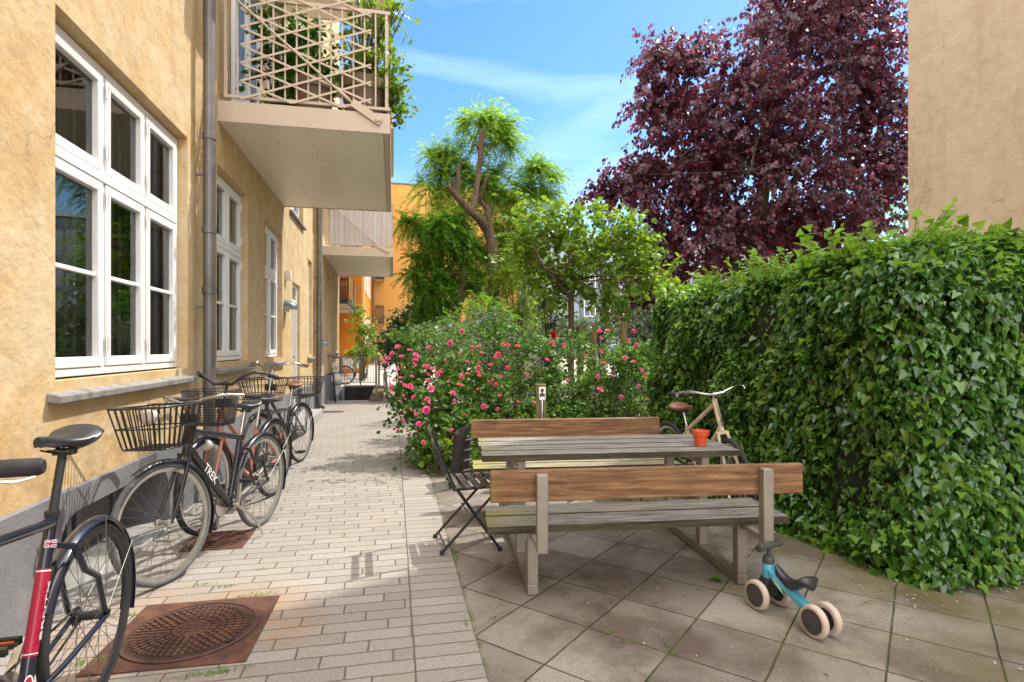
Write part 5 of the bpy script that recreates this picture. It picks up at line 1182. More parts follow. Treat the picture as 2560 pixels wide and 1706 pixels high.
for q in np.linspace(0, 1, 13):
    x = .105 - .225 * q; z = .232 - .045 * math.sin(math.pi * min(1, q * 1.25)) * 1.0 + .012 * max(0, q - .75) / .25; hw = .024 + .038 * (1 / (1 + math.exp(-(q - .5) * 10))); hw *= 1 - .55 * max(0, q - .90) / .1 - .5 * max(0, .08 - q) / .08
    z -= .012 * max(0, q - .94) / .06
    rings.append([(x, hw * math.cos(2 * math.pi * k / 14), z + (.020 if math.sin(2 * math.pi * k / 14) > 0 else .036) * math.sin(2 * math.pi * k / 14)) for k in range(14)])
mb.loft(rings); part('saddle', mb, M['leather'], t, smooth=70)
mb = MB(); mb.loft([[(.110, .0272, .168), (.030, .0272, .120), (.050, .0272, .152)], [(.110, .0282, .168), (.030, .0282, .120), (.050, .0282, .152)]]); part('decal', mb, M['toy_mint'], t)
ex = Vector((-.86, 0, -.5)).normalized(); ez = Vector((0, 1, 0)); ey = ez.cross(ex)
letters('AIZUC', .017, 'lettering', 'decal_white', t, Matrix.Translation((.083, .0285, .168)) @ Matrix(((ex.x, ey.x, ez.x, 0), (ex.y, ey.y, ez.y, 0), (ex.z, ey.z, ez.z, 0), (0, 0, 0, 1))))

# ---------------------------------------------------------------- post with steel tube and pictogram plate
t = thing('dispenser_post', 'greenish timber post carrying a steel tube dispenser with a person pictogram plate', 'dispenser post', (1.49, 5.66, 0), R_(-14))
mb = MB(); mb.box(-.052, .048, 0, .09, 0, 1.005); part('post', mb, M['wood_post'], t, bevel=.006)
mb = MB(); mb.lathe([(.021, .05), (.021, .80), (.016, .845)], (.008, -.024, 0), seg=18); part('tube', mb, M['steel_tube'], t)
mb = MB(); mb.box(-.022, .040, -.034, -.002, .845, .87); mb.box(-.026, .044, -.030, -.022, .87, .978); pl = part('plate', mb, M['decal_white'], t, bevel=.004)
mb = MB(); mb.lathe([(.001, -.0345), (.016, -.034), (.016, -.0302), (.001, -.0301)], (.009, 0, .945), 'Y', 18); mb.box(-.017, .035, -.034, -.0302, .882, .912); mb.box(.002, .016, -.0335, -.0302, .9125, .932); part('pictogram', mb, M['toy_grey'], pl)
# black padded garden seat folded behind the bench
t = thing('folded_garden_seat', 'black padded garden seat folded upright behind the far bench', 'garden seat', (.63, 5.62, 0), R_(8))
mb = MB(); pts = [(-.05, 0, .02), (-.035, 0, .15), (-.012, 0, .3), (.015, 0, .44), (.055, 0, .55), (.12, 0, .60)]
mb.tube(pts, [.050, .052, .050, .047, .044, .034], 14); part('bolster', mb, M['cloth_black'], t, smooth=60)
mb = MB(); mb.loft([[(.0, .0, .04), (.11, .0, .04), (.11, .35, .04), (.0, .35, .04)], [(.035, .0, .50), (.14, .0, .50), (.14, .35, .50), (.035, .35, .50)]]); part('back_panel', mb, M['cloth_black'], t, bevel=.02)
for z in (.16, .26, .36, .46): mb = MB(); mb.tube([(.03 + z * .07, -.012, z), (.12 + z * .05, -.014, z + .012)], .009, 7); part('rung', mb, M['zinc'], t)
mb = MB(); mb.tube([(.30, .10, .02), (.30, -.35, .02), (.38, -.42, .02), (.75, -.42, .02), (.82, -.35, .02), (.82, .1, .02)], .014, 8); part('base_tube', mb, M['matte'], t)
# grey bin beyond the roses
t = thing('grey_bin', 'grey lidded bin standing beside the parked bicycle beyond the roses', 'bin', (4.15, 9.9, 0), R_(10))
mb = MB(); mb.loft([[(-.2, -.2, 0), (.2, -.2, 0), (.2, .2, 0), (-.2, .2, 0)], [(-.25, -.25, .8), (.25, -.25, .8), (.25, .25, .8), (-.25, .25, .8)]]); part('body', mb, plain('bin_grey', (.13, .13, .14), .5), t, bevel=.02)
mb = MB(); mb.loft([[(-.27, -.27, .802), (.27, -.27, .802), (.27, .27, .802), (-.27, .27, .802)], [(-.25, -.25, .87), (.25, -.25, .87), (.25, .25, .87), (-.25, .25, .87)]]); part('lid', mb, plain('bin_lid', (.2, .2, .21), .35), t, bevel=.02)

# ---------------------------------------------------------------- ivy hedge
t = thing('ivy_hedge', 'tall dense wall of dark glossy ivy bordering the slab terrace', 'hedge', (3.6, 4.4, 0))
L0 = np.array(t.location); g = np.random.default_rng(11)
hx0, hx1, hy0, hy1, hz = 3.0, 4.7, 2.72, 6.35, 1.98
def hedge_pts(n, out):
    A = np.array([(hy1 - hy0) * hz, (hx1 - hx0) * hz, (hx1 - hx0) * (hy1 - hy0), (hx1 - hx0) * hz * .6]); k = g.choice(4, n, p=A / A.sum()); u, v = g.random(n), g.random(n)
    p = np.zeros((n, 3)); nn = np.zeros((n, 3))
    p[:, 0] = np.where(k == 0, hx0, hx0 + u * (hx1 - hx0)); p[:, 1] = np.where(k == 0, hy0 + u * (hy1 - hy0), np.where(k == 1, hy0, np.where(k == 2, hy0 + v * (hy1 - hy0), hy1))); p[:, 2] = np.where(k == 2, hz, v * hz)
    rr_ = .30; lo = np.array([hx0 + rr_, hy0 + rr_, -1.0]); hi = np.array([hx1 - rr_, hy1 - rr_, hz - rr_]); c = np.clip(p, lo, hi); d = p - c
    nn = unit(d); q = c + nn * rr_
    b = .05 * np.sin(q[:, 1] * 3.1 + 1.0) * np.sin(q[:, 2] * 2.6 + .4) + .03 * np.sin(q[:, 1] * 7.3 + q[:, 0] * 6) + .025 * np.sin(q[:, 2] * 8.1 + q[:, 1] * 4)
    b += .10 * np.clip(1 - q[:, 2] / .35, 0, 1) * (k != 2) + .05 * np.sin(q[:, 1] * 2.2 + q[:, 0] * 1.9) * (k == 2)
    return q + nn * (b + out)[:, None], nn, k
p, nn, k = hedge_pts(60000, -.06 + .12 * g.random(60000) ** 1.6)
n = len(p); dn = np.array([0, 0, -1.0])
ax = unit(np.where((nn[:, 2:3] > .7), g.normal(size=(n, 3)) * np.array([1, 1, .25]) + nn * .25, dn * .95 + .40 * nn + .38 * g.normal(size=(n, 3))))
nm = unit(nn + np.array([0, 0, .55]) + .45 * g.normal(size=(n, 3)))
sz = .020 + .052 * g.random(n) ** 1.8
link('foliage', leaf_mesh('foliage', p - L0, ax, nm, sz, IVY), M['ivy'], t)
p, nn, k = hedge_pts(6500, .02 + .06 * g.random(6500)); f = clumpy(g, p, .42, .36) | (p[:, 2] > 1.85); p, nn = p[f], nn[f]; n = len(p)
link('young_leaves', leaf_mesh('young_leaves', p - L0, unit(dn * .5 + nn + .6 * g.normal(size=(n, 3))), unit(nn + .5 * g.normal(size=(n, 3)) + np.array([0, 0, .6])), .024 + .036 * g.random(n), IVY), M['ivy_young'], t)
p, nn, k = hedge_pts(16, np.full(16, .02)); n = 16
link('brown_leaves', leaf_mesh('brown_leaves', p - L0, unit(dn + .5 * g.normal(size=(n, 3))), unit(nn + .4 * g.normal(size=(n, 3))), .032 + .02 * g.random(n), IVY), M['ivy_dead'], t)
mb = MB(); S_ = []; D_ = []
for i in range(260):                    # shoots standing up from the top
    e = g.random(); x = hx0 + .05 + (hx1 - hx0 - .3) * g.random() ** 1.6; y = hy0 + .05 + (hy1 - hy0 - .1) * g.random(); b_ = Vector((x, y, hz - .03)); h_ = .10 + .22 * g.random() ** 2; e_ = b_ + Vector((g.normal() * .12, g.normal() * .12, h_))
    mb.tube([b_ - Vector(L0), b_.lerp(e_, .5) + Vector((g.normal() * .02, g.normal() * .02, .02)) - Vector(L0), e_ - Vector(L0)], [.003, .0025, .0015], 5)
    for q in np.linspace(.25, 1, 7): S_.append(tuple(b_.lerp(e_, q))); D_.append((g.normal(), g.normal(), .5))
part('foliage', mb, M['stem'], t, smooth=60)  # stems of the upright shoots, filed under the foliage name
S_ = np.array(S_); n = len(S_)
link('shoot_leaves', leaf_mesh('shoot_leaves', S_ - L0, unit(np.array(D_)), unit(np.array([0, 0, 1.0]) + .6 * g.normal(size=(n, 3))), .035 + .04 * g.random(n), IVY), M['ivy_young'], t)
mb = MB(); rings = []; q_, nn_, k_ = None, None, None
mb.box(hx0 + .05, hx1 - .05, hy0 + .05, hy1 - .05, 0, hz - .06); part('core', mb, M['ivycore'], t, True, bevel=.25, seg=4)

# ---------------------------------------------------------------- rose bed
sheet('rose_bed_soil', [(.36, 4.6, 6.15, 12.0)], .002, M['soil'])
def blob(u, v, ru, rv, y, depth=.8):
    c = P(u, v, y=y); s = px(u, y); return (tuple(c), (ru * s, ru * s * depth, rv * s))
ZL = [(135,345,28),(78,410,25),(40,455,22),(8,490,18),(175,435,22),(250,375,22),(313,425,28),(308,470,27),(300,515,20),(437,350,22),(648,308,28),(762,192,22),(930,340,22),(860,340,16),(955,400,18),(870,378,14),(748,410,15),(820,490,18),(1117,415,24),(1092,445,18),(1165,318,20),(1212,325,17),(1310,335,20),(1165,468,12),(935,495,13),(925,550,20),(920,590,18),(935,625,20),(1030,520,16),(1055,512,13),(430,538,20),(400,525,16),(475,557,18),(525,612,26),(555,585,18),(400,588,14),(435,612,14),(600,475,12),(135,560,16),(175,515,12),(70,725,24),(75,785,22),(158,645,18),(95,675,14),(165,690,14),(205,722,22),(260,730,28),(275,632,16),(415,668,14),(437,675,18),(628,685,15),(820,605,18),(762,637,22),(740,715,26),(675,795,24),(690,870,16),(460,748,30),(290,835,22),(190,817,12),(428,862,28),(413,962,36),(315,1000,18),(263,952,12),(195,980,12),(185,1065,18),(340,1098,28),(135,1160,16),(255,1185,14),(385,1280,20),(660,1160,16),(685,1235,18),(795,1007,13),(975,930,24),(1115,955,18),(1135,823,15),(1095,710,17),(1025,680,14),(1063,667,14),(920,757,15),(1157,725,12),(1148,630,14),(1210,548,20),(1312,880,13),(158,877,11),(215,858,10)]
BLM = [(960 + x * .2551, 780 + y * .2551, s * .2551, 'pink' if x < 700 else 'coral') for x, y, s in ZL]
BLM += [(950 + x * .5229, 250 + y * .5229, s * .5229, c) for x, y, s, c in ((830,1125,22,'red'),(822,1165,13,'coral'),(878,1173,10,'coral'),(800,1243,10,'coral'),(1050,1106,11,'coral'),(1088,1102,11,'pink'),(1058,1140,9,'coral'),(1213,1106,10,'coral'),(1187,1150,9,'coral'),(1225,1173,10,'pink'),(1170,1232,12,'pink'),(1212,1252,10,'pink'),(1248,1290,11,'pink'),(1268,1315,9,'pink'),(1058,1203,9,'coral'),(1072,1258,9,'coral'),(985,1222,7,'coral'),(1042,1323,10,'pink'),(1108,1318,8,'pink'),(1052,1385,14,'coral'),(1153,1420,9,'pink'),(1280,1430,9,'pink'),(1235,1370,8,'pink'),(573,1415,8,'pink'),(562,1480,8,'pink'),(738,1447,9,'coral'),(660,1444,6,'coral'),(897,1340,8,'pink'),(702,1310,9,'coral'),(609,1281,10,'coral'))]
def bloom_mesh(seed):
    g = np.random.default_rng(seed); T = []; A = []; N_ = []; Sz = []
    for ring, (n, tilt, s) in enumerate(((7, 15, 1.0), (6, 38, .92), (6, 58, .80), (5, 74, .62), (3, 84, .42))):
        for i in range(n):
            a = 2 * math.pi * (i + .5 * ring + .3 * g.random()) / n; tl = R_(tilt + g.normal() * 6); o = np.array([math.cos(a), math.sin(a), 0])
            A.append(o * math.cos(tl) + np.array([0, 0, math.sin(tl)])); N_.append(-o * math.sin(tl) + np.array([0, 0, math.cos(tl)])); T.append(o * (.12 if ring < 3 else .05) + np.array([0, 0, -.25])); Sz.append(s)
    PET = (np.array([(0, 0, 0), (.3, .36, .08), (.75, .46, .16), (1.0, 0, .02), (.75, -.46, .16), (.3, -.36, .08)]), [(0, 3, 2, 1), (0, 5, 4, 3)])
    return leaf_mesh('bloom', np.array(T), np.array(A), np.array(N_), np.array(Sz), PET)
BM = {}
for c in ('pink', 'coral', 'red'):
    BM[c] = [bloom_mesh(s) for s in (1, 2, 3)]
    for m_ in BM[c]: m_.materials.append(M['petal_' + c])
bushes = []
def rose_bush(label, loc, blobs, n, seed, ln=.32, size=.052, nl=9):
    g_ = np.random.default_rng(seed + 900); top = [b for b in blobs]
    for k_ in range(9):
        b = top[g_.integers(len(top))]; u_ = rdir(g_, 1)[0]; u_[2] = abs(u_[2]) * .8; c_ = np.array(b[0]) + u_ * np.array(b[1]) * 1.12; blobs = blobs + [(tuple(c_), (.10 + .10 * g_.random(), .12, .09 + .1 * g_.random()))]
    r = plant('rose_bush', label, 'rose bush', loc, 'rose_leaf', blobs, int(n * 1.25), ln, nl, size, seed, droop=.3, keep=.72, scale=.45, dirz=.2, stem_mat='stem', stem_r=.005, group='rose bushes in the bed'); bushes.append((r, blobs)); return r
rose_bush('sprawling rose bush with many vivid pink blooms leaning over the brick path', (.55, 7.2, 0), [blob(1052, 905, 48, 70, 7.3), blob(1080, 985, 72, 85, 7.1), blob(1062, 1075, 52, 75, 6.75), blob(1110, 900, 90, 85, 7.6), blob(1110, 1020, 90, 90, 7.0), blob(1120, 1110, 60, 60, 6.7), blob(1105, 1150, 45, 30, 6.5)], 820, 21)
rose_bush('rose bush with coral red blooms left of the dispenser post', (1.35, 7.7, 0), [blob(1225, 900, 105, 100, 7.8), blob(1240, 985, 110, 75, 7.5), blob(1240, 1050, 110, 55, 7.2), blob(1180, 1100, 60, 50, 6.9)], 640, 22)
rose_bush('rose bush with one large deep red bloom behind the dispenser post', (2.1, 7.9, 0), [blob(1375, 905, 80, 85, 7.9), blob(1385, 1000, 100, 80, 7.6), blob(1390, 1060, 110, 40, 7.4)], 520, 23)
rose_bush('light green rose bush with pink blooms nearest the ivy hedge', (3.1, 8.1, 0), [blob(1500, 905, 95, 80, 8.1), blob(1520, 985, 100, 65, 7.9), blob(1480, 1040, 80, 45, 7.6), blob(1570, 930, 50, 55, 8.2)], 560, 24)
for i, (u, v, s, c) in enumerate(BLM):
    y = 6.55 + max(0, (1100 - v)) / 330 * 1.0 + max(0, u - 1200) / 400 * .35
    y = min(y, 7.7) - .55
    p = P(u, v, y=y); r = min(bushes, key=lambda b: min(((p - Vector(q[0])) * 1).length / max(q[1]) for q in b[1]))[0]
    o = bpy.data.objects.new('bloom', BM[c][i % 3]); COL.objects.link(o); o.parent = r; o.location = p - r.location
    o.scale = [s * px(u, y) * 1.2] * 3
    o.rotation_euler = (R_(rnd.uniform(20, 75)), 0, R_(rnd.uniform(-50, 40))) if v < 1010 else (R_(rnd.uniform(50, 100)), 0, R_(rnd.uniform(-50, 30)))
plant('cranesbill_plant', 'low light green leafy plant at the front corner of the rose bed', 'plant', (.50, 6.35, 0), 'lime', [((.58, 6.4, .18), (.26, .25, .2)), ((.42, 6.55, .12), (.14, .2, .12)), ((.80, 6.4, .15), (.2, .25, .15))], 110, .16, 6, .075, 31, droop=.1)
t = thing('wire_fence', 'low green wire fence along the front of the rose bed', 'fence', (1.9, 6.2, 0))
mb = MB()
for i in range(24): mb.tube([(-1.2 + i * .105, 0, 0), (-1.2 + i * .105, 0, .42)], .002, 4)
for z in (.05, .12, .19, .26, .33, .41): mb.tube([(-1.2, .003, z), (1.22, .003, z)], .002, 4)
part('mesh', mb, plain('fence_green', (.03, .07, .04), .5), t)
for x in (-1.2, 0, 1.22): mb = MB(); mb.tube([(x, .01, 0), (x, .01, .5)], .008, 6); part('post', mb, M['matte'], t)
for u, v, y, h_, lb in ((1468, 812, 12.5, 1.9, 'short leaning timber stake with cut pale face behind the roses'), (1452, 815, 12.3, 1.9, 'mossy timber stake beside the pale leaning stake'), (1557, 806, 12.5, 1.95, 'upright mossy timber stake nearest the ivy hedge')):
    q = P(u, v, y=y); mb = MB(); mb.bar((-.05, 0, 0), (.03, 0, q.z), .13, .10, (0, 1, 0)); o = part('garden_stake', mb, M['wood_post'], bevel=.008); o.location = (q.x, q.y, 0); o.rotation_euler = (0, R_(5 if 'leaning timber' in lb else 0), 0); tag(o, lb, 'stake')
# ---------------------------------------------------------------- trees
def tree(name, label, loc, limbs, mat, seed, bark='bark', group=None, cat='tree'):
    """limbs: list of (points, radii) in world metres"""
    r = thing(name, label, cat, loc, 0, group); L0 = Vector(loc); mb = MB(); g = np.random.default_rng(seed)
    for pts, rad in limbs:
        pts = [Vector(p) - L0 for p in pts]; fine = []; fr = []
        for i in range(len(pts) - 1):
            for q in (0, .34, .67):
                fine.append(pts[i].lerp(pts[i + 1], q) + Vector(g.normal(size=3)) * rad[i] * .12); fr.append((rad[i] * (1 - q) + rad[i + 1] * q) * (1 + .07 * g.normal()))
        fine.append(pts[-1]); fr.append(rad[-1]); mb.tube(fine, fr, 12)
    part('trunk', mb, M[bark], r, smooth=80); return r
def crown(r, mats, seed, n, blobs, ln, nl, size, kind='spray', droop=.25, keep=1.0, scale=1.5, shell=.5, dirz=.0, shape=LEAF, twigs=0, anchor=None, hang=0):
    g = np.random.default_rng(seed); L0 = np.array(r.location)
    p, o = in_blobs(g, blobs, n, shell)
    if keep < 1: k = clumpy(g, p, scale, keep); p, o = p[k], o[k]
    d = unit(o + .55 * rdir(g, len(p)) + np.array([0, 0, dirz]))
    f = sprays if kind == 'spray' else fronds
    kw = {'hang': hang} if hang else {}
    q = f(g, p - .3 * ln * d, d, ln, nl, size, droop, **kw)
    m = g.random(len(p)); per = len(q[0]) // len(p)
    if len(mats) == 1: link('crown', leaf_mesh('crown', q[0] - L0, q[1], q[2], q[3], shape), M[mats[0]], r)
    else:
        sel = g.random(len(q[0])) < .5
        for mt, s in ((mats[0], sel), (mats[1], ~sel)): link('crown', leaf_mesh('crown', q[0][s] - L0, q[1][s], q[2][s], q[3][s], shape), M[mt], r)
    if twigs:
        mb = MB()
        for i in g.choice(len(p), min(twigs, len(p)), replace=False):
            e = Vector(p[i] - L0); a = Vector(anchor[g.integers(len(anchor))]) - Vector(L0) if anchor else Vector((0, 0, e.z * .6)); m_ = a.lerp(e, .5) + Vector(g.normal(size=3)) * .15
            mb.tube([a, m_, e + Vector(d[i]) * ln * .5], [.014, .009, .004], 5)
        part('twigs', mb, M['twig'], r, smooth=60)
# purple leaved tree
Y = 15.0
def Z6(x, y, rx, ry, yy=Y, dp=.75): return blob(1440 + x * .4846, y * .4846, rx * .4846, ry * .4846, yy, dp)
bc = P(1905, 700, y=Y)
bt = tree('purple_tree', 'large dark purple leaved tree towering behind the ivy hedge', (bc.x, Y, 0),
    [([(bc.x, Y, 0), (bc.x + .1, Y, 2.0), (bc.x - .1, Y + .1, 4.5), (bc.x + .2, Y, 7.5), (bc.x, Y, 11)], [.36, .28, .22, .14, .05]), ([(bc.x, Y, 2.2), (bc.x - 1.5, Y - .4, 4.6), (bc.x - 3, Y - .3, 6.6)], [.16, .10, .03]), ([(bc.x, Y, 2.4), (bc.x + 1.8, Y + .4, 4.8), (bc.x + 3.4, Y, 7)], [.15, .09, .03]),
     ([(bc.x, Y, 3.6), (bc.x - 1.2, Y + .2, 6.2), (bc.x - 2.0, Y + .4, 9)], [.13, .08, .03]), ([(bc.x + .1, Y, 5), (bc.x + 1.8, Y - .8, 8), (bc.x + 2.4, Y - .8, 10.5)], [.12, .07, .02])], 'bark_dark', 40)
blobs = [Z6(1000, 950, 520, 330), Z6(880, 640, 440, 260), Z6(1280, 380, 380, 240), Z6(720, 430, 320, 190), Z6(470, 290, 150, 90), Z6(400, 520, 120, 110), Z6(1480, 170, 210, 190), Z6(1120, 120, 260, 130), Z6(1540, 520, 170, 190), Z6(330, 950, 150, 95), Z6(170, 985, 85, 45), Z6(1480, 880, 200, 230), Z6(680, 1230, 360, 190), Z6(1280, 1190, 330, 150), Z6(420, 1330, 150, 150), Z6(300, 1470, 70, 90), Z6(340, 1560, 60, 60), Z6(1650, 850, 100, 200), Z6(560, 800, 260, 260), Z6(1300, -120, 380, 180)]
crown(bt, ['beech'], 41, 3500, blobs, .95, 27, .12, hang=.75, droop=.25, keep=.86, scale=1.7, shell=.42, dirz=.05, twigs=90, anchor=[(bc.x - 1.5, Y - .4, 4.6), (bc.x + 1.8, Y + .4, 4.8), (bc.x - 1.2, Y - 1.2, 6.2), (bc.x + 1.8, Y - .8, 8), (bc.x, Y, 7), (bc.x - 3, Y - .3, 6.6)])
# tall feathery tree with pollarded limbs
def T3(x, y, yy=18.0, j=0.0): return P(980 + x * .3826, 260 + y * .3826, y=yy + j - (.9 if yy == 18.0 else 0))
def B3(x, y, rx, ry, yy=18.0, dp=.8):
    k_ = 1.12 if yy == 18.0 else 1.0
    return blob(980 + x * .3826, 260 + y * .3826, rx * .3826 * k_, ry * .3826 * k_, yy, dp)
b0 = T3(668, 1250); s = px(1235, 18) * .3826
lt = tree('feathery_tree', 'tall tree with cut back brown limbs and feathery yellow green leaves', (b0.x, 18.0, 0),
    [([(b0.x, 18, 0), T3(668, 1250), T3(662, 1060), T3(655, 930), T3(625, 800)], [42 * s, 38 * s, 34 * s, 33 * s, 30 * s]),
     ([T3(622, 830), T3(590, 770, j=-.2), T3(500, 690, j=-.5), T3(420, 600, j=-.6), T3(362, 535, j=-.7)], [26 * s, 26 * s, 22 * s, 19 * s, 16 * s]), ([T3(425, 600, j=-.6), T3(432, 500, j=-.6), T3(436, 400, j=-.6)], [13 * s, 12 * s, 10 * s]), ([T3(400, 570, j=-.6), T3(395, 500, j=-.7), T3(405, 485, j=-.7)], [10 * s, 9 * s, 8 * s]),
     ([T3(520, 700, j=-.4), T3(550, 600, j=-.2), T3(568, 430), T3(577, 330), T3(592, 170)], [18 * s, 17 * s, 17 * s, 17 * s, 15 * s]), ([T3(577, 300), T3(540, 255, j=-.1)], [10 * s, 9 * s]), ([T3(580, 290), T3(612, 250, j=-.1)], [9 * s, 8 * s]),
     ([T3(632, 800), T3(632, 700, j=.2), T3(575, 615, j=.2), T3(595, 540, j=.1), T3(636, 455, j=.1)], [20 * s, 19 * s, 14 * s, 12 * s, 11 * s]), ([T3(630, 720, j=.2), T3(655, 650, j=.3)], [13 * s, 11 * s]),
     ([T3(672, 1240, j=-.1), T3(722, 1090, j=-.3), T3(760, 1020, j=-.4), T3(825, 945, j=-.5)], [22 * s, 19 * s, 17 * s, 15 * s])], 'bark', 42)
blobs = [B3(620, 110, 195, 85), B3(500, 120, 80, 50), B3(760, 130, 70, 60), B3(770, 260, 60, 60), B3(260, 330, 60, 60), B3(200, 500, 60, 40), B3(980, 400, 90, 50), B3(1050, 470, 50, 50), B3(690, 210, 110, 100), B3(560, 200, 90, 90), B3(360, 320, 120, 100), B3(330, 450, 120, 100), B3(270, 560, 105, 70), B3(470, 420, 100, 130), B3(560, 520, 150, 130), B3(680, 440, 90, 90), B3(700, 600, 170, 140), B3(920, 430, 110, 95), B3(890, 560, 160, 110), B3(1010, 590, 80, 70), B3(420, 680, 150, 90), B3(720, 850, 150, 130), B3(600, 1010, 110, 110), B3(820, 760, 140, 130), B3(540, 900, 90, 90), B3(560, 1130, 110, 110), B3(760, 1100, 130, 110), B3(880, 980, 110, 120), B3(680, 1000, 90, 90)]
crown(lt, ['locust'], 43, 4600, blobs, .75, 17, .078, 'frond', droop=.5, keep=.82, scale=.8, shell=.1, dirz=.15, shape=SLIM, twigs=0, anchor=[tuple(T3(592, 180)), tuple(T3(436, 420, j=-.6)), tuple(T3(570, 430)), tuple(T3(636, 470)), tuple(T3(655, 650, j=.3)), tuple(T3(825, 945, j=-.5))])
b1_ = T3(425, 1300, 17.0)
ct = tree('dark_feathery_tree', 'dark green tree with tiered drooping fronds in front of the yellow gable house', (b1_.x, 17.0, 0),
    [([(b1_.x - .1, 17, 0), T3(415, 1400, 17), T3(450, 1240, 17), T3(480, 1050, 17), T3(500, 900, 17), T3(490, 780, 17)], [.15, .14, .13, .11, .09, .05]), ([T3(445, 1230, 17), T3(400, 1110, 17), T3(350, 1020, 17)], [.08, .06, .04]), ([T3(300, 1440, 17.4), T3(312, 1280, 17.4), T3(325, 1080, 17.4), T3(330, 900, 17.4)], [.10, .09, .07, .04])], 'bark', 44)
blobs = [B3(300, 800, 180, 60, 17), B3(110, 765, 90, 26, 17, 1.5), B3(400, 830, 110, 110, 17), B3(220, 870, 110, 30, 17), B3(330, 930, 120, 50, 17), B3(190, 1000, 100, 28, 17, 1.4), B3(300, 1080, 130, 60, 17), B3(150, 1112, 80, 24, 17, 1.5), B3(240, 1215, 120, 34, 17, 1.2), B3(330, 1170, 130, 60, 17), B3(230, 1330, 100, 30, 17, 1.2), B3(330, 1300, 100, 50, 17), B3(280, 1430, 110, 80, 17), B3(400, 740, 120, 50, 17), B3(470, 1000, 80, 150, 17), B3(520, 1200, 90, 110, 17.3)]
crown(ct, ['conifer'], 45, 2500, blobs, .6, 16, .08, 'frond', droop=.45, keep=.85, scale=.7, shell=.15, dirz=-.05, shape=SLIM)
# small spreading tree among the roses
Y2 = 9.8; q = P(1428, 900, y=Y2)
def W(u, v, j=0.0): return P(u, v, y=Y2 + j)
st_ = tree('spreading_tree', 'small spreading tree with large light green leaves among the roses', (q.x, Y2, 0),
    [([(q.x + .02, Y2, 0), W(1427, 900), W(1427, 800), W(1428, 740)], [.062, .055, .050, .052]), ([W(1428, 745), W(1395, 710, -.2), W(1362, 672, -.4), W(1330, 610, -.5)], [.036, .030, .022, .012]), ([W(1428, 745), W(1440, 700, .2), W(1480, 668, .3), W(1560, 650, .5)], [.034, .028, .020, .010]), ([W(1429, 740), W(1428, 680, .1), W(1440, 600, .2), W(1450, 545, .3)], [.030, .024, .018, .008]), ([W(1395, 712, -.2), W(1420, 660, -.5), W(1430, 610, -.8)], [.02, .016, .008]), ([W(1440, 700, .2), W(1500, 690, -.4), W(1570, 690, -.8), W(1630, 690, -.8)], [.022, .018, .012, .006]), ([W(1362, 672, -.4), W(1310, 650, -.1), W(1290, 580, .1)], [.018, .013, .006])], 'bark', 46)
blobs = [blob(1470, 590, 150, 60, Y2), blob(1385, 640, 95, 80, Y2), blob(1545, 640, 95, 75, Y2), blob(1622, 690, 66, 34, Y2, 1.2), blob(1330, 570, 60, 75, Y2), blob(1480, 690, 110, 40, Y2), blob(1390, 715, 85, 40, Y2), blob(1520, 745, 60, 22, Y2, 1.5), blob(1290, 640, 55, 55, Y2), blob(1440, 545, 90, 28, Y2), blob(1580, 590, 60, 45, Y2)]
crown(st_, ['lime'], 47, 560, blobs, .34, 9, .105, droop=.2, keep=.92, scale=.7, shell=.35, dirz=.1, twigs=26, anchor=[tuple(W(1362, 672, -.4)), tuple(W(1480, 668, .3)), tuple(W(1440, 600, .2)), tuple(W(1395, 710, -.2)), tuple(W(1500, 690, -.4))])
# green tree behind the purple one, by the stucco house
q = P(2200, 560, y=21)
gt = tree('green_tree', 'bright green tree glimpsed between the purple tree and the stucco house', (q.x, 21, 0), [([(q.x, 21, 0), (q.x, 21, 3), (q.x + .3, 21, 6)], [.2, .16, .06])], 'bark', 48)
crown(gt, ['lime'], 49, 420, [blob(2230, 470, 110, 150, 21), blob(2140, 600, 140, 100, 21), blob(2280, 600, 100, 130, 21), blob(1980, 640, 160, 90, 21)], .7, 12, .14, keep=.9)

# ---------------------------------------------------------------- shrubs
SH = 'shrubs behind the roses'
def shrub(label, u, v, y, mat, blobs, n, ln, nl, size, seed, kind='spray', shape=LEAF, name='shrub', droop=.2, group=SH):
    q = P(u, v, y=y); return plant(name, label, 'shrub', (q.x, y, 0), mat, blobs, n, ln, nl, size, seed, kind=kind, shape=shape, droop=droop, group=group, stem_r=.012 if group else .004)
shrub('bright yellow green shrub at the foot of the tall feathery tree', 1294, 720, 16.5, 'bright', [blob(1300, 660, 65, 60, 16.5), blob(1290, 700, 65, 55, 16.5), blob(1310, 750, 85, 55, 16.5), blob(1250, 690, 40, 40, 16.5), blob(1300, 800, 70, 50, 16.5)], 420, .45, 12, .075, 60, 'frond', SLIM, droop=.5)
shrub('blue green feathery shrub in front of the feathery tree trunk', 1205, 770, 15, 'conifer', [blob(1205, 765, 50, 35, 15), blob(1170, 800, 60, 40, 15), blob(1240, 800, 50, 40, 15)], 240, .4, 12, .07, 61, 'frond', SLIM, droop=.4)
shrub('rounded pale green variegated shrub just behind the roses', 1217, 815, 12.0, 'grey_shrub', [blob(1217, 815, 62, 40, 12), blob(1195, 850, 75, 45, 12), blob(1235, 860, 70, 50, 12)], 420, .3, 10, .06, 62)
shrub('clipped dark yew column beside the spreading tree', 1370, 800, 11.5, 'yew', [blob(1372, 790, 26, 60, 11.5), blob(1372, 860, 32, 60, 11.5), blob(1370, 752, 16, 22, 11.5), blob(1374, 920, 34, 60, 11.5)], 620, .16, 14, .035, 63, name='yew', shape=SLIM)
shrub('leathery dark shrub against the yellow gable house', 1050, 790, 20, 'shrub', [blob(1075, 770, 55, 50, 20), blob(1040, 820, 65, 45, 20), blob(1000, 850, 45, 35, 20)], 420, .5, 10, .13, 64)
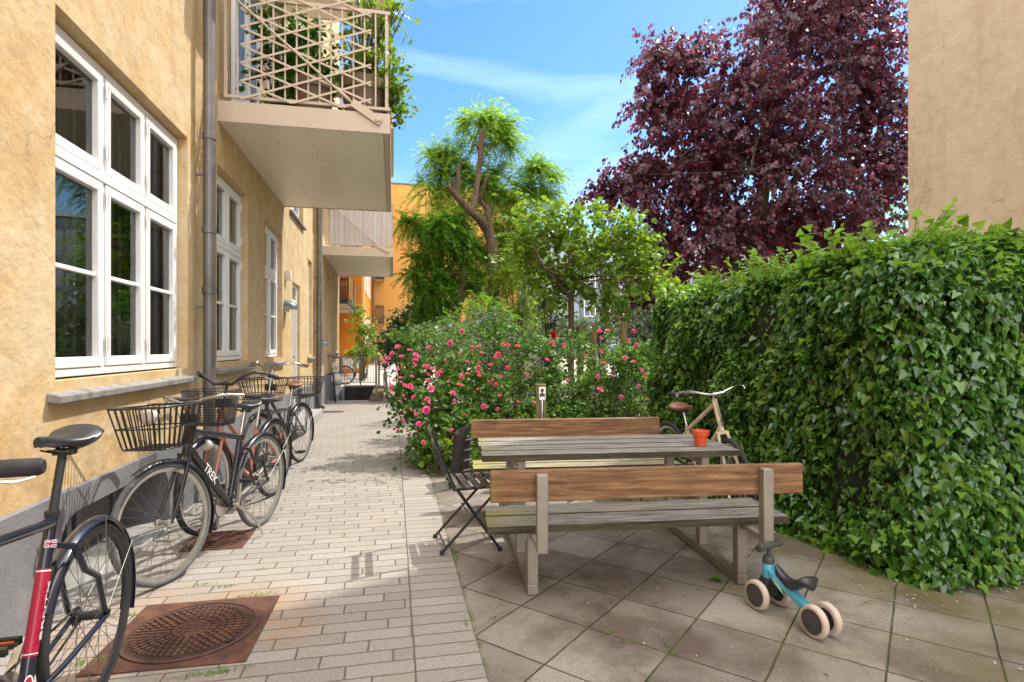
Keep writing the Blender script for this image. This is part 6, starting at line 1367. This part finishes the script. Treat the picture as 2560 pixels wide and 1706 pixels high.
shrub('low grey green shrub where the path meets the courtyard', 1000, 850, 17, 'shrub', [blob(1020, 860, 60, 32, 15.5), blob(1085, 850, 60, 38, 15.5), blob(985, 862, 35, 25, 16)], 360, .35, 10, .085, 65)
shrub('fine leaved grey green shrub above the left rose bush', 1110, 830, 11, 'grey_shrub', [blob(1110, 845, 80, 32, 11), blob(1150, 875, 80, 40, 11)], 360, .3, 12, .05, 66, shape=SLIM)
shrub('loose grey leaved shrub below the distant house', 1500, 830, 18, 'grey_shrub', [blob(1480, 825, 60, 24, 18), blob(1545, 815, 55, 26, 18), blob(1430, 835, 45, 22, 18)], 380, .4, 10, .09, 67)
shrub('silvery shrub between the rose bed and the ivy hedge', 1635, 850, 14, 'grey_shrub', [blob(1625, 850, 42, 40, 14), blob(1600, 810, 35, 30, 14), blob(1660, 880, 40, 40, 14)], 300, .35, 10, .075, 68)
shrub('dark leaved shrub in the gap beside the ivy hedge', 1600, 900, 11, 'rose_leaf', [blob(1605, 895, 45, 35, 11), blob(1640, 930, 30, 40, 11)], 240, .3, 10, .065, 69)
shrub('dense green bush behind the spreading tree trunk', 1330, 790, 20, 'shrub', [blob(1330, 770, 60, 40, 20), blob(1290, 830, 80, 40, 20), blob(1400, 830, 80, 35, 20)], 380, .5, 10, .13, 70)
shrub('slender light leaved shrub growing by the stair railing', 905, 830, 23.5, 'lime', [blob(900, 800, 18, 40, 23.5), blob(908, 845, 26, 40, 23.5), blob(920, 830, 18, 30, 23.5)], 110, .4, 7, .11, 71, group=None)
shrub('low bright green plant tub in the far courtyard', 912, 885, 25, 'lime', [blob(905, 885, 28, 14, 25), blob(930, 880, 14, 12, 25)], 90, .3, 8, .12, 72, group=None)
# trees and bushes that close the garden on the right, beyond the hedge
plant('garden_bush', 'broad green bush beyond the ivy hedge, below the purple tree', 'shrub', (6.8, 12.2, 0), 'shrub', [((6.8, 12.2, 1.2), (1.6, .8, 1.1)), ((8.6, 12.4, 1.3), (1.5, .8, 1.2))], 420, .45, 10, .10, 73)

# ---------------------------------------------------------------- weeds in the joints, litter
WD = 'weeds growing in the paving joints'
def weed(u, v, size, n, label, seed, i_=0, mat='weed'):
    q = P(u, v, z=0); g = np.random.default_rng(seed); r = thing('weed', label, 'weed', q, 0, WD); size *= .55
    a = g.random(n) * 6.28; d = np.stack([np.cos(a), np.sin(a), .25 + .5 * g.random(n)], 1); moss = i_ > 0
    if moss: n = int(n * 3.2); a = g.random(n) * 6.28; d = np.stack([np.cos(a), np.sin(a), .35 + .8 * g.random(n)], 1)
    sp = (1.5 if moss else .25) * size; dr = g.random() * 3.14 if u > 1150 else (1.5 if u > 960 else 0.1)
    q_ = sp * g.normal(size=n) * (1.6 if moss else 1); w_ = sp * g.normal(size=n) * (.28 if moss else 1)
    p = np.stack([q_ * math.cos(dr) - w_ * math.sin(dr), q_ * math.sin(dr) + w_ * math.cos(dr), np.full(n, .003)], 1)
    if moss: size *= .42
    link('leaves', leaf_mesh('leaves', p, unit(d), unit(np.stack([-.4 * np.cos(a), -.4 * np.sin(a), np.ones(n)], 1)), size * (.6 + .6 * g.random(n)), LEAF), M[mat], r)
for i, (u, v, s, n, lb) in enumerate(((1784, 1452, .075, 9, 'broad leaved weed under the front bench, near the balance bike'), (640, 1488, .05, 14, 'tuft of weed at the far corner of the large manhole cover'), (565, 1467, .03, 22, 'flat mossy weed between the manhole cover and the black bicycle'), (510, 1462, .03, 16, 'small weed close to the front wheel of the black bicycle'), (652, 1424, .025, 12, 'tiny weed alone on the bricks beyond the manhole cover'), (545, 1682, .045, 26, 'weed patch along the near edge of the manhole cover'), (470, 1692, .04, 18, 'weed patch beside the near edge of the manhole cover'), (335, 1540, .045, 14, 'weed behind the rear wheel of the navy bicycle'), (215, 1660, .06, 14, 'yellow green weed seen through the spokes of the navy bicycle'), (945, 1242, .03, 12, 'small weed alone in the middle of the brick path'), (1003, 1265, .03, 14, 'weed in the joint of the header bricks, level with the chair'), (1003, 1228, .025, 10, 'weed in the joint of the header bricks, far from the chair'), (1085, 1242, .035, 14, 'weed at the brick edge beside the chair back'), (1112, 1316, .035, 16, 'weed at the brick edge by the rear chair foot'), (1140, 1395, .03, 20, 'mossy weed by the front chair foot'), (1245, 1413, .03, 16, 'mossy weed on the slabs under the front bench end'), (2170, 1507, .03, 9, 'weed in the slab joint behind the balance bike'), (1515, 1585, .03, 18, 'bright moss cushion in the slab joint, front row'), (1575, 1607, .025, 16, 'bright moss cushion just right of the front row cushion'), (1672, 1620, .03, 12, 'grassy weed in the slab joint ahead of the balance bike'), (1620, 1700, .035, 12, 'grassy weed at the bottom edge of the slabs'), (1165, 1560, .02, 18, 'moss along the brick edge, nearest the camera'), (1555, 1332, .035, 10, 'weed under the middle of the front bench'))):
    weed(u, v, s, n, lb, 100 + i, i)
g = np.random.default_rng(5); n = 420; p = np.stack([.3 + 3.2 * g.random(n), 1.4 + 4.2 * g.random(n), np.full(n, .004)], 1); p[:60, 0] = 2.6 + .5 * g.random(60); p[:60, 1] = 2.45 + .35 * g.random(60)
o = link('leaf_litter', leaf_mesh('leaf_litter', p, unit(g.normal(size=(n, 3)) * np.array([1, 1, .15])), unit(np.array([0, 0, 1.0]) + .25 * g.normal(size=(n, 3))), .006 + .016 * g.random(n) ** 2, LEAF), leafmat('dry_litter', [(.25, .13, .05), (.42, .36, .26), (.30, .20, .10), (.5, .45, .36)], .1, 1.2, .7)); tag(o, 'scattered dry leaf bits and petals on the slabs', 'litter', None, 'stuff')
